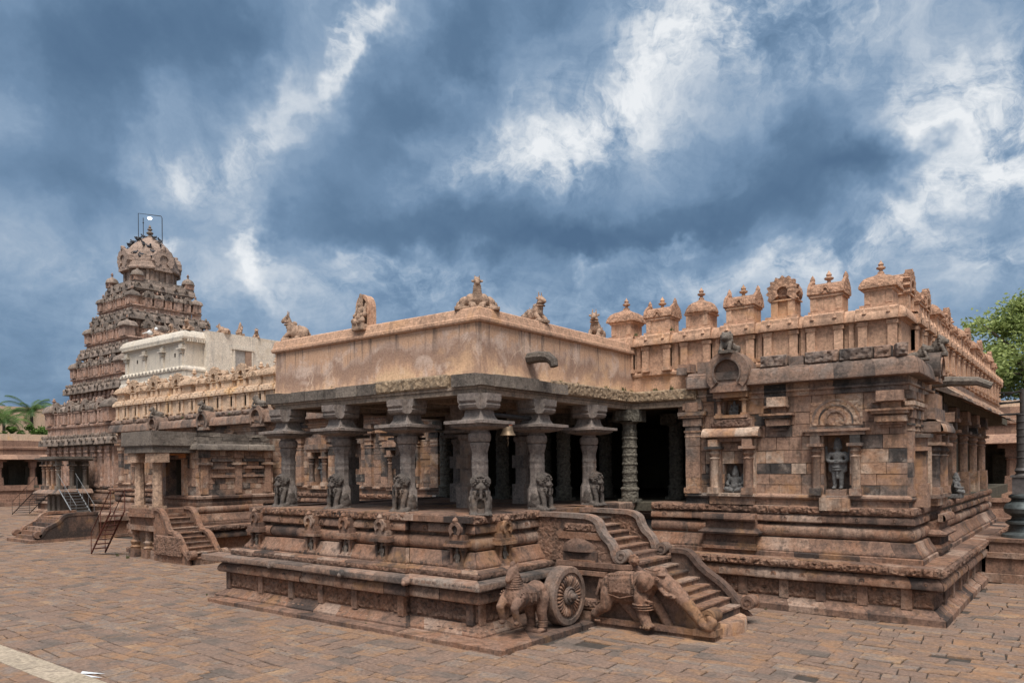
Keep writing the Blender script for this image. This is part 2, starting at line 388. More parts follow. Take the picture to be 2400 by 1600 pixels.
        s.add(vs, fs, blk)
    def extrude(s, poly, y0, y1, blk=None):
        """outline in local x,z pulled from y0 (front) to y1"""
        n = len(poly)
        vs = [(x, y0, z) for x, z in poly] + [(x, y1, z) for x, z in poly]
        fs = [tuple(range(n)), tuple(range(n, 2 * n))[::-1]]
        fs += [((i + 1) % n, i, n + i, n + (i + 1) % n) for i in range(n)]
        s.add(vs, fs, blk)
    def arch(s, cx, z, r0, r1, y0, y1, a0=-35, a1=215, n=18, flame=0.0, blk=None):
        """horseshoe band (kudu) standing on a face"""
        vs = []; fs = []
        for i in range(n + 1):
            a = math.radians(a0 + (a1 - a0) * i / n); c, si = math.cos(a), math.sin(a)
            ro = r1 * (1 + (flame if i % 2 else 0))
            for r, y in ((r0, y0), (ro, y0), (ro, y1), (r0, y1)): vs.append((cx + r * c, y, z + r * si))
        for i in range(n):
            for k in range(4):
                a, b = i * 4 + k, i * 4 + (k + 1) % 4
                fs.append((a, b, b + 4, a + 4))
        fs += [(0, 1, 2, 3), tuple(n * 4 + k for k in (3, 2, 1, 0))]
        s.add(vs, fs, blk)
    def relief(s, u0, u1, z0, z1, y=0.0, depth=.05, res=.03, den=60, seed=0, size=(.03, .09), cell=None, blk=None):
        """carved panel facing -y: a height field of overlapping lumps"""
        g = np.random.default_rng(seed)
        nu = max(3, int((u1 - u0) / res)); nz = max(3, int((z1 - z0) / res))
        U, Z = np.meshgrid(np.linspace(u0, u1, nu), np.linspace(z0, z1, nz))
        H = np.zeros_like(U)
        N = max(4, int((u1 - u0) * (z1 - z0) * den * 4))
        for _ in range(N):
            a = g.uniform(u0, u1); b = g.uniform(z0, z1); r = g.uniform(*size); e = g.uniform(.5, 1.6); t = g.uniform(0, 3.14)
            du, dz = U - a, Z - b
            p = (du * math.cos(t) + dz * math.sin(t)) / (r * e); q = (-du * math.sin(t) + dz * math.cos(t)) / (r / e)
            H = np.maximum(H, np.sqrt(np.clip(1 - p * p - q * q, 0, 1)) * g.uniform(.5, 1))
        if cell:
            H *= np.clip(np.abs(np.sin(np.pi * (U - u0) / cell)) * 4, 0, 1)
        ed = np.minimum(np.minimum(U - u0, u1 - U), np.minimum(Z - z0, z1 - Z)); H *= np.clip(ed / .02, 0, 1)
        vs = [(float(a), y - float(h) * depth, float(b)) for a, b, h in zip(U.ravel(), Z.ravel(), H.ravel())]
        fs = [(j * nu + i, j * nu + i + 1, (j + 1) * nu + i + 1, (j + 1) * nu + i) for j in range(nz - 1) for i in range(nu - 1)]
        s.add(vs, fs, blk)
    def ashlar(s, u0, u1, z0, z1, y=0.0, holes=(), row=(.28, .42), blen=(.35, .85), jit=.010, deep=.06):
        """wall of separate dressed blocks facing -y, with rectangular openings"""
        zs = sorted({z0, z1, *[h[2] for h in holes], *[h[3] for h in holes]})
        zs = [z for z in zs if z0 <= z <= z1]
        lv = []
        for a, b in zip(zs[:-1], zs[1:]):
            k = max(1, round((b - a) / R.uniform(*row)))
            lv += [(a + (b - a) * i / k, a + (b - a) * (i + 1) / k) for i in range(k)]
        for a, b in lv:
            mid = (a + b) / 2
            spans = [(u0, u1)]
            for h in holes:
                if h[2] < mid < h[3]:
                    ns = []
                    for p, q in spans:
                        if h[0] > p and h[0] < q: ns.append((p, h[0]))
                        if h[1] < q and h[1] > p: ns.append((h[1], q))
                        if h[1] <= p or h[0] >= q: ns.append((p, q))
                    spans = ns
            for p, q in spans:
                x = p
                while x < q - 1e-4:
                    e = x + R.uniform(*blen)
                    if e > q - blen[0] * .7: e = q
                    o = y + R.uniform(-jit, jit); g = .007
                    v = [(x + g, o, a + g), (e - g, o, a + g), (e - g, o, b - g), (x + g, o, b - g), (x, y + deep, a), (e, y + deep, a), (e, y + deep, b), (x, y + deep, b)]
                    s.add(v, [(0, 1, 2, 3), (0, 4, 5, 1), (1, 5, 6, 2), (2, 6, 7, 3), (3, 7, 4, 0)])
                    x = e
    def recess(s, u0, u1, z0, z1, y, d):
        v = [(u0, y, z0), (u1, y, z0), (u1, y, z1), (u0, y, z1), (u0, y + d, z0), (u1, y + d, z0), (u1, y + d, z1), (u0, y + d, z1)]
        s.add(v, [(4, 5, 6, 7), (0, 1, 5, 4), (1, 2, 6, 5), (2, 3, 7, 6), (3, 0, 4, 7)])
    def mesh(s, name, mat, smooth=0.0):
        me = bpy.data.meshes.new(name)
        me.from_pydata(s.v, [], s.f); me.materials.append(mat)
        at = me.attributes.new('blk', 'FLOAT', 'FACE'); at.data.foreach_set('value', s.b)
        me.update()
        if smooth:
            me.polygons.foreach_set('use_smooth', [True] * len(s.f))
            me.set_sharp_from_angle(angle=smooth)
        return me
    def build(s, name, mat, parent=None, smooth=.7):
        return put(s.mesh(name, mat, smooth), name, parent)
WLOC = {}
def put(me, name, parent=None):
    o = bpy.data.objects.new(name, me); COL.objects.link(o)
    if parent is not None:
        o.parent = parent
        if parent.name in WLOC: o.location = -Vector(WLOC[parent.name])
        WLOC[o.name] = (0, 0, 0)
    return o
def meta(o, label=None, cat=None, group=None, kind=None):
    if label: o['label'] = label
    if cat: o['category'] = cat
    if group: o['group'] = group
    if kind: o['kind'] = kind
    return o
def thing(name, label, cat, loc=(0, 0, 0), group=None, local=False, rot=0.0):
    """Empty at the base of a thing; meshes below it are given in world coordinates unless local"""
    o = bpy.data.objects.new(name, None); COL.objects.link(o); o.location = loc; o.empty_display_size = .3
    if rot: o.rotation_euler.z = rot
    WLOC[o.name] = (0, 0, 0) if local else tuple(loc)
    return meta(o, label, cat, group)
def copy_tree(o, parent=None):
    c = o.copy(); COL.objects.link(c); c.parent = parent
    for ch in list(o.children): copy_tree(ch, c)
    return c
def rough_mesh(me, amp, scale, seed=0):
    n = len(me.vertices); a = np.empty(n * 3); me.vertices.foreach_get('co', a); co_ = a.reshape(-1, 3)
    b = np.empty(n * 3, dtype=np.float32); me.vertex_normals.foreach_get('vector', b); nr = b.reshape(-1, 3)
    g = np.random.default_rng(5 + seed); d = np.zeros(n)
    for k in range(14):
        f = g.normal(size=3) * scale * (1 + .18 * k) * .55; d += np.sin(co_ @ f * 2 + g.uniform(0, 6.28)) / (1 + .25 * k)
    co_ = co_ + nr * (d / 4.0 * amp)[:, None]; me.vertices.foreach_set('co', co_.ravel())
def fuse(mb, name, mat, voxel, smooth=3, rough=0.0, rs=8.0, tone=.5, extra=None):
    """weld overlapping solid pieces into one continuous surface"""
    tmp = mb.mesh('tmp', mat); o = bpy.data.objects.new('tmp', tmp); COL.objects.link(o)
    r = o.modifiers.new('r', 'REMESH'); r.mode = 'VOXEL'; r.voxel_size = voxel
    if smooth:
        k = o.modifiers.new('s', 'SMOOTH'); k.iterations = smooth; k.factor = .5
    dg = bpy.context.evaluated_depsgraph_get()
    me = bpy.data.meshes.new_from_object(o.evaluated_get(dg), depsgraph=dg)
    bpy.data.objects.remove(o); bpy.data.meshes.remove(tmp)
    me.name = name; me.materials.clear(); me.materials.append(mat)
    if rough: rough_mesh(me, rough, rs)
    if extra is not None:   # crisp chiselled ornament on top of the welded body
        V = [tuple(v.co) for v in me.vertices]; F = [tuple(p.vertices) for p in me.polygons]; k = len(V)
        bpy.data.meshes.remove(me); me = bpy.data.meshes.new(name)
        me.from_pydata(V + extra.v, [], F + [tuple(i + k for i in f) for f in extra.f]); me.materials.append(mat)
    if 'blk' in me.attributes: me.attributes.remove(me.attributes['blk'])
    at = me.attributes.new('blk', 'FLOAT', 'FACE'); at.data.foreach_set('value', [tone] * len(me.polygons))
    me.polygons.foreach_set('use_smooth', [True] * len(me.polygons)); me.update()
    return me
def cap(mb, a, ra, b, rb, n=10):
    """tapered limb with rounded ends"""
    a, b = Vector(a), Vector(b); d = (b - a); L = d.length or 1e-6; d /= L
    pts = []; rad = []
    for t in (-.95, -.6, 0): pts.append(a + d * ra * t); rad.append(ra * math.sqrt(max(0.02, 1 - t * t)))
    for t in (0, .6, .95): pts.append(b + d * rb * t); rad.append(rb * math.sqrt(max(0.02, 1 - t * t)))
    mb.tube(pts, rad, n)
def chain(mb, pts, rad, n=10):
    for i in range(len(pts) - 1): cap(mb, pts[i], rad[i], pts[i + 1], rad[i + 1], n)
# ---------------------------------------------------------------- ground and paving
g = MB(); g.add([(-400, -60, -.035), (200, -60, -.035), (200, 500, -.035), (-400, 500, -.035)], [(0, 1, 2, 3)], .4)
meta(g.build('ground', M_SOIL_SHADE, None, 0), kind='structure')
def pave(name, X0, X1, Y0, Y1, skip, row=(.20, .56), ln=(.24, .95), along='x', mat=None, top=0.0, lab=None, wa=.17):
    """every flagstone its own slab with uneven corners"""
    p = MB(); b = Y0
    def wob(x, y): return wa * noise.noise(Vector((x * .55, y * .55, 3.1)))
    while b < Y1:
        if Y1 - b < .1: break
        h = min(R.uniform(*row), Y1 - b); a = X0 + R.uniform(-.4, 0)
        while a < X1:
            L = R.uniform(*ln) * (1.25 if h > .4 else 1)
            cx, cyy = a + L / 2, b + h / 2
            if R.random() > .004 and not any(s[0] < cx < s[1] and s[2] < cyy < s[3] for s in skip):
                z = top + R.uniform(-.008, .006); tz = R.uniform(-.006, .006); t2 = R.uniform(-.006, .006); gp = R.uniform(.004, .014)
                sub = [(a, a + L, b, b + h)]
                if h > .42 and R.random() < .35: sub = [(a, a + L, b, b + h * .5), (a, a + L, b + h * .5, b + h)]
                elif L > .62 and R.random() < .3: sub = [(a, a + L * .45, b, b + h), (a + L * .45, a + L, b, b + h)]
                for (xa, xb, ya, yb) in sub:
                    v = []
                    for x, y, sx, sv in ((xa, ya, 1, 1), (xb, ya, -1, 1), (xb, yb, -1, -1), (xa, yb, 1, -1)):
                        xx = x + sx * gp + R.uniform(-.014, .014) + wob(x, y); yy = y + sv * gp + R.uniform(-.014, .014) + wob(y + 40, x)
                        v.append((xx, yy, z + tz * sx + t2 * sv))
                    w = [(q[0] + (c := (.006 if i in (0, 3) else -.006)), q[1] + (.006 if i < 2 else -.006), q[2]) for i, q in enumerate(v)]
                    d = [(q[0], q[1], q[2] - .012) for q in v]; e = [(q[0], q[1], -.05) for q in v]
                    p.add(w + d + e, [(0, 1, 2, 3)] + [(4 + i, 4 + (i + 1) % 4, (i + 1) % 4, i) for i in range(4)] + [(8 + i, 8 + (i + 1) % 4, 4 + (i + 1) % 4, 4 + i) for i in range(4)])
            a += L
        b += h
    return meta(p.build(name, mat or M_PAVE, None, 0), lab, kind='structure')
pave('courtyard_paving', -66, 7, 5.56, 38, [(-18.5, -8.9, 11.1, 40), (-43.6, -2.7, 18.4, 60), (-70, -43.6, 21, 60), (-32.0, -28.5, 15, 20), (-42, -40, 15.2, 20), (7, 20, 0, 60), (-9, -6.3, 14.6, 16.3)])
pave('courtyard_paving', -84, -43.6, 21, 36, [(-69, -56, 25.3, 60)], row=(.5, .8), ln=(.6, 1.3))
pave('courtyard_paving', -84, -66, 5.5, 21, [], row=(.5, .8), ln=(.6, 1.3))
pave('courtyard_paving', 7.0, 20, 5.56, 45, [], row=(.4, .7), ln=(.5, 1.1))
pave('courtyard_paving', -2.6, 7.0, 38, 45, [], row=(.4, .7), ln=(.5, 1.1))
# raised border of pale kerb stones along the near edge
kb = MB()
x = -40
while x < 8:
    L = R.uniform(.9, 1.5)
    kb.box(x, x + L - .008, 5.05, 5.55 + R.uniform(-.006, .006), -.05, .15 + R.uniform(-.006, .006))
    x += L
meta(kb.build('kerb', M_KERB, None, 0), kind='structure')
pave('raised_paving', -40, 8, -3, 5.05, [], row=(.4, .7), ln=(.5, 1.1), top=.145, wa=0)
ar = MB()
def flat(poly, z): ar.add([(x, y, z) for x, y in poly], [tuple(range(len(poly)))], .5)
flat([(-13.93, 5.86), (-13.42, 6.02), (-13.78, 5.76)], .016)
flat([(-13.80, 5.76), (-13.20, 5.88), (-13.62, 5.66), (-13.78, 5.69)], .016)
meta(ar.build('painted_arrow', M_WPAINT, None, 0), 'white arrow painted on the paving beside the pale kerb', 'road marking')
# stepping apron round the porch
ap = MB()
ap.course([(-18.55, 13.5), (-18.55, 10.93), (-11.5, 10.95), (-8.72, 10.95), (-8.72, 14.25), (-6.0, 14.25), (-6.0, 14.5)], [(0, -.05), (.0, .085), (.03, .10), (1.3, .105)], block=(.9, 1.9), jit=.012)
meta(ap.build('stone_apron', M_PLINTH, None), kind='structure')
# ---------------------------------------------------------------- carved figures (one welded surface each)
def mesh_lion(mat, v=.0135):
    """seated guardian lion of a pillar foot: faces -y, 0.85 high, back leaning on the shaft"""
    m = MB()
    m.ell((0, .06, .26), (.19, .20, .22)); m.ell((0, -.02, .46), (.165, .15, .22))
    for s in (-1, 1):
        m.ell((s * .15, .08, .17), (.085, .17, .15)); cap(m, (s * .17, -.05, .07), .055, (s * .15, -.22, .05), .05)
        chain(m, [(s * .12, -.10, .44), (s * .125, -.17, .24), (s * .12, -.19, .06)], [.075, .06, .05]); m.ell((s * .12, -.23, .045), (.06, .07, .04))
        m.ell((s * .15, -.04, .70), (.06, .07, .07)); m.ell((s * .055, -.215, .675), (.03, .03, .025)); m.ell((s * .14, -.09, .62), (.05, .05, .05))
        m.ell((s * .05, -.245, .57), (.05, .05, .04))
    m.ell((0, -.09, .64), (.155, .14, .17)); m.ell((0, -.21, .59), (.085, .09, .075)); m.ell((0, -.20, .50), (.07, .06, .035))
    cap(m, (0, -.26, .54), .03, (0, -.25, .36), .03)
    for i in range(11):
        a = math.pi * (i / 10); m.ell((.165 * math.cos(a), -.08, .67 + .15 * math.sin(a)), .043)
        m.ell((.125 * math.cos(a), -.16, .68 + .12 * math.sin(a)), .034)
    for i in range(7): m.ell((R.uniform(-.1, .1), -.17, .45 - i * .02), .03)
    m.box(-.22, .22, -.28, .24, 0, .05)
    for s in (-1, 1):
        m.ell((s * .058, -.235, .70), (.028, .02, .022)); cap(m, (s * .03, -.25, .73), .02, (s * .10, -.22, .745), .018)
        for k in range(4): cap(m, (s * (.05 + .03 * k), -.18, .50), .018, (s * (.06 + .035 * k), -.13, .38), .012)
        for k in range(3): cap(m, (s * (.09 + .025 * k), -.27, .03), .016, (s * (.09 + .025 * k), -.31, .02), .014)
        m.ell((s * .205, .06, .30), (.03, .10, .10)); cap(m, (s * .19, .2, .12), .03, (s * .215, .05, .28), .02)
    x = MB()
    for row, (r0, z0, yy) in enumerate(((.17, .66, -.10), (.145, .67, -.155), (.11, .69, -.20))):
        k = 13 - 2 * row
        for i in range(k):
            a = -.35 + (math.pi + .7) * i / (k - 1); x.ell((r0 * math.cos(a), yy, z0 + r0 * .95 * math.sin(a)), .024, None, 7, 5)
    for s in (-1, 1):
        x.ell((s * .058, -.262, .695), .017, None, 8, 6)
        for k in range(5): x.ell((s * (.015 + .016 * k), -.285 + .012 * k, .545), (.008, .008, .016), None, 5, 4)
        x.tube([(s * .10, -.235, .50), (s * .12, -.225, .40), (s * .08, -.24, .34)], [.02, .018, .008], 6)
    for i in range(9): a = math.pi * i / 8; x.ell((.13 * math.cos(a), -.17 - .05 * math.sin(a), .45), .018, None, 6, 4)
    return fuse(m, 'lion_base', mat, v, 1, .005, 22, .22, x)
def mesh_bull(mat, v=.02):
    """couchant bull, faces -y, about 1.1 long and 0.75 high"""
    m = MB()
    m.ell((0, .25, .24), (.26, .50, .23)); m.ell((0, -.10, .34), (.22, .24, .24)); m.ell((0, .02, .52), (.10, .15, .09))
    cap(m, (0, -.16, .42), .17, (0, -.30, .68), .13); cap(m, (0, -.30, .70), .125, (0, -.52, .62), .075)
    for s in (-1, 1):
        m.ell((s * .20, .50, .16), (.13, .24, .16)); cap(m, (s * .22, .48, .07), .07, (s * .25, .15, .05), .05)
        cap(m, (s * .18, -.18, .20), .09, (s * .17, -.42, .07), .06); cap(m, (s * .17, -.42, .06), .055, (s * .15, -.20, .05), .05)
        cap(m, (s * .08, -.27, .80), .035, (s * .07, -.25, .93), .02); m.ell((s * .17, -.27, .73), (.07, .03, .04))
    for z in (.42, .5, .58): m.lathe([(.165, z - .02), (.18, z), (.165, z + .02)], (0, -.20 - (z - .42) * .5), 14)
    m.box(-.30, .30, -.50, .72, -.04, .05)
    x = MB()
    for k in range(14): t = k / 13 * 6.283; x.ell((.265 * math.cos(t), .28 + .02 * math.sin(3 * t), .26 + .235 * math.sin(t)), .02, None, 5, 4)
    for k in range(12): t = k / 11 * 3.14; x.ell((.16 * math.cos(t), -.33 - .10 * math.sin(t), .50), .022, None, 6, 4)
    for s in (-1, 1): x.ell((s * .105, -.37, .71), .022, None, 6, 4); x.ell((s * .035, -.58, .60), .016, None, 5, 4)
    return fuse(m, 'bull', mat, v, 1, .008, 14, .5, x)
def mesh_corner_bull(mat):
    """two bull bodies meeting in one upright head at a corner"""
    m = MB()
    for sx in (-1, 1):
        m.ell((sx * .48, .40, .26), (.34, .26, .23), Matrix.Rotation(0, 3, 'Z').to_quaternion()); m.ell((sx * .26, .16, .30), (.27, .25, .25))
        m.ell((sx * .78, .56, .15), (.16, .20, .17)); cap(m, (sx * .30, -.02, .12), .09, (sx * .12, -.20, .06), .07)
        cap(m, (sx * .62, .22, .08), .08, (sx * .86, .32, .06), .06)
        cap(m, (sx * .09, -.08, 1.04), .045, (sx * .10, -.07, 1.19), .025); m.ell((sx * .18, -.08, .98), (.09, .04, .05))
        m.ell((sx * .08, -.19, .98), .03)
    cap(m, (0, .06, .30), .26, (0, -.06, .86), .15); m.ell((0, -.10, .98), (.15, .14, .16)); m.ell((0, -.19, .90), (.10, .10, .09))
    for i in range(4): m.lathe([(.2 - i * .012, .5 + i * .09), (.225 - i * .012, .53 + i * .09), (.19 - i * .012, .56 + i * .09)], (0, .02 - i * .015), 16)
    m.box(-1.0, 1.0, -.05, .7, -.1, .04); m.box(-.3, .3, -.26, .3, -.1, .04)
    return fuse(m, 'bull', mat, .026, 1, .010, 12)
def mesh_standing(mat, v=.016):
    """standing deity with tall crown and four arms, 1.15 high, faces -y"""
    m = MB()
    for s in (-1, 1):
        chain(m, [(s * .075, 0, .55), (s * .08, -.01, .30), (s * .075, 0, .06)], [.085, .062, .045]); m.ell((s * .08, -.05, .035), (.05, .09, .035))
        chain(m, [(s * .15, 0, .84), (s * .24, .0, .70), (s * .17, -.12, .66)], [.058, .05, .04]); m.ell((s * .13, -.13, .66), (.05, .05, .05))
        chain(m, [(s * .15, .03, .84), (s * .27, .04, .76), (s * .27, .02, .92)], [.05, .042, .035]); m.ell((s * .27, .01, .98), (.045, .03, .065))
        m.ell((s * .08, 0, .995), (.03, .03, .05)); m.ell((s * .15, 0, .58), (.07, .06, .10)); m.ell((s * .16, .01, .86), (.06, .05, .04))
        m.ell((s * .17, -.02, .50), (.055, .03, .10))
    m.ell((0, 0, .60), (.145, .11, .13)); cap(m, (0, 0, .62), .11, (0, 0, .80), .125); m.ell((0, -.02, .82), (.17, .10, .085))
    cap(m, (0, 0, .86), .05, (0, 0, .93), .05); m.ell((0, -.02, .985), (.075, .08, .095)); m.ell((0, -.10, .975), (.018, .02, .025))
    m.lathe([(.085, 1.03), (.10, 1.06), (.085, 1.08), (.09, 1.12), (.07, 1.15), (.07, 1.19), (.03, 1.24)], (0, 0), 14)
    for z in (.68, .64, .52, .46): m.lathe([(.13, z - .012), (.145, z), (.13, z + .012)], (0, 0), 14)
    m.box(-.03, .03, -.11, -.02, .25, .56)
    return fuse(m, 'statue', mat, v, 1, .006, 25)
def mesh_seated(mat, v=.018):
    """seated deity with crown, one leg hanging, 0.78 high, faces -y"""
    m = MB()
    m.box(-.26, .26, -.16, .16, 0, .14)
    for s in (-1, 1):
        chain(m, [(s * .08, -.02, .22), (s * .22, -.12, .22), (s * .06, -.17, .18)], [.085, .075, .05])
        chain(m, [(s * .14, 0, .50), (s * .23, -.02, .36), (s * .16, -.14, .34)], [.055, .048, .04])
        m.ell((s * .08, 0, .60), (.025, .03, .05)); m.ell((s * .2, .03, .55), (.05, .03, .09))
    cap(m, (0, 0, .24), .13, (0, 0, .44), .12); m.ell((0, -.01, .48), (.155, .09, .08)); m.ell((0, -.06, .30), (.12, .09, .10))
    m.ell((0, -.03, .60), (.075, .08, .09))
    m.lathe([(.085, .64), (.095, .67), (.075, .72), (.06, .78), (.03, .86)], (0, 0), 12)
    return fuse(m, 'statue', mat, v, 1, .006, 25)
def mesh_perched_lion(mat, v=.02):
    """squat lion figure sitting on a cornice, faces -y, 0.5 high"""
    m = MB()
    m.ell((0, .22, .15), (.16, .32, .15)); m.ell((0, -.02, .24), (.16, .17, .20)); m.ell((0, -.10, .40), (.15, .14, .15)); m.ell((0, -.22, .37), (.09, .09, .08))
    for s in (-1, 1):
        m.ell((s * .10, -.08, .52), (.045, .05, .06)); cap(m, (s * .11, -.14, .22), .06, (s * .12, -.22, .05), .05); m.ell((s * .06, -.20, .44), .035); m.ell((s * .14, .38, .12), (.07, .14, .11))
        for z in (.30, .38, .46): m.ell((s * .15, -.08, z), .045)
    m.box(-.18, .18, -.26, .5, -.05, .04)
    return fuse(m, 'lion', mat, v, 1, .01, 15)
def mesh_elephant(mat):
    """walking elephant in the round against a stair wall: head to +x, side view towards -y, 1.2 high"""
    m = MB()
    m.ell((-.62, .10, .78), (.50, .27, .36)); m.ell((-.95, .10, .72), (.30, .25, .34)); m.ell((-.25, .10, .84), (.33, .25, .32))
    m.ell((.10, .08, 1.02), (.27, .21, .24)); m.ell((.16, .07, 1.16), (.17, .17, .13)); m.ell((.30, .06, .95), (.16, .16, .20))
    chain(m, [(.22, .04, 1.0), (.55, .02, .80), (.82, 0, .56), (1.02, 0, .34), (1.16, 0, .18)], [.20, .165, .135, .115, .10], 12)
    chain(m, [(1.16, 0, .18), (1.28, 0, .16), (1.34, 0, .26), (1.28, 0, .34)], [.10, .10, .09, .07], 12)
    chain(m, [(.28, -.10, .84), (.45, -.16, .72), (.60, -.17, .70)], [.06, .045, .03])
    chain(m, [(-.20, -.05, .62), (-.16, -.08, .32), (-.05, -.08, .06)], [.17, .13, .115]); m.ell((-.02, -.09, .06), (.14, .13, .06))
    chain(m, [(-.12, .22, .60), (.12, .2, .34), (.30, .2, .06)], [.15, .11, .10])
    chain(m, [(-.98, -.04, .62), (-1.02, -.07, .38), (-1.22, -.05, .24)], [.19, .14, .10]); chain(m, [(-1.22, -.05, .24), (-1.32, -.05, .16)], [.10, .10])
    chain(m, [(-.72, .18, .50), (-.52, .16, .28), (-.34, .16, .06)], [.16, .12, .105])
    m.ell((-.02, -.15, .98), (.17, .045, .20)); m.ell((-.06, -.17, .88), (.11, .035, .14))
    cap(m, (-1.22, .06, .92), .04, (-1.32, .02, .56), .03)
    for t in range(9): m.ell((-.28 + .02 * math.sin(t), -.165 - .02 * math.sin(t * .35), .70 + .035 * t), .026)
    for t in range(7): m.ell((-.26 + .055 * t, -.10 - .03 * math.sin(t * .5), .62 - .012 * t), .03)
    m.lathe([(.185, .40), (.20, .43), (.18, .46)], (-.18, -.06), 14)
    for k in range(9): a = k / 8; cap(m, (.40 + .62 * a, -.115 + .03 * a, .86 - .52 * a), .012, (.44 + .62 * a, -.115 + .03 * a, .98 - .50 * a), .012)
    for k in range(6): cap(m, (-1.0 + .14 * k, -.16, .98), .012, (-1.0 + .14 * k, -.185, .62), .010)
    for x, y in ((-.05, -.2), (-1.25, -.15)):
        for k in range(3): m.ell((x + .05 * k, y, .04), .03)
    m.ell((.24, -.17, 1.03), .03); m.ell((.30, -.12, 1.12), (.10, .06, .03))
    x = MB()
    for e, yy in ((-.17, -.20), (-.10, -.205)): pass
    ear = [(-.02, 1.16), (-.16, 1.14), (-.23, 1.0), (-.20, .86), (-.10, .74), (-.03, .80), (.03, .92), (.07, 1.06)]
    x.extrude(ear, -.225, -.14); x.extrude([(a * .8 - .012, .96 + (b - .96) * .8) for a, b in ear], -.238, -.22)
    cloth = [(-.92, 1.04), (-.36, 1.10), (-.32, .66), (-.62, .58), (-.90, .64)]
    x.extrude(cloth, -.195, -.05); x.relief(-.88, -.38, .68, 1.0, -.197, .02, .016, 300, 5, (.015, .035))
    for a, b in zip(cloth, cloth[1:] + cloth[:1]):
        for q in range(9): t = q / 9; x.ell((a[0] + (b[0] - a[0]) * t, -.198, a[1] + (b[1] - a[1]) * t), .016, None, 6, 4)
    for k in range(3): x.lathe([(.205 - .01 * k, .47 - .05 * k), (.22 - .01 * k, .485 - .05 * k), (.20 - .01 * k, .50 - .05 * k)], (-.165 + .02 * k, -.065), 16)
    for k in range(16): t = k / 15; x.tube([(.26 + .80 * t, -.13 + .05 * t, .80 - .56 * t), (.30 + .80 * t, -.145 + .05 * t, .92 - .60 * t), (.36 + .80 * t, -.10 + .05 * t, 1.03 - .62 * t)], .011, 5)
    x.tube([(.30, -.16, .86), (.44, -.21, .74), (.58, -.20, .74)], [.05, .04, .012], 8); x.ell((.22, -.185, 1.04), .022, None, 8, 6); x.arch(.22, 1.04, .03, .05, -.185, -.15, 0, 360, 10)
    for q in range(14): a = q / 13; x.ell((-.02 + .30 * a, -.17 + .02 * a, 1.24 - .03 * math.sin(a * 3)), .02, None, 6, 4)
    for q in range(4): x.ell((-.13 + .06 * q, -.215, .03), (.028, .03, .03), None, 6, 4)
    return fuse(m, 'elephant', mat, .018, 1, .006, 14, .45, x)
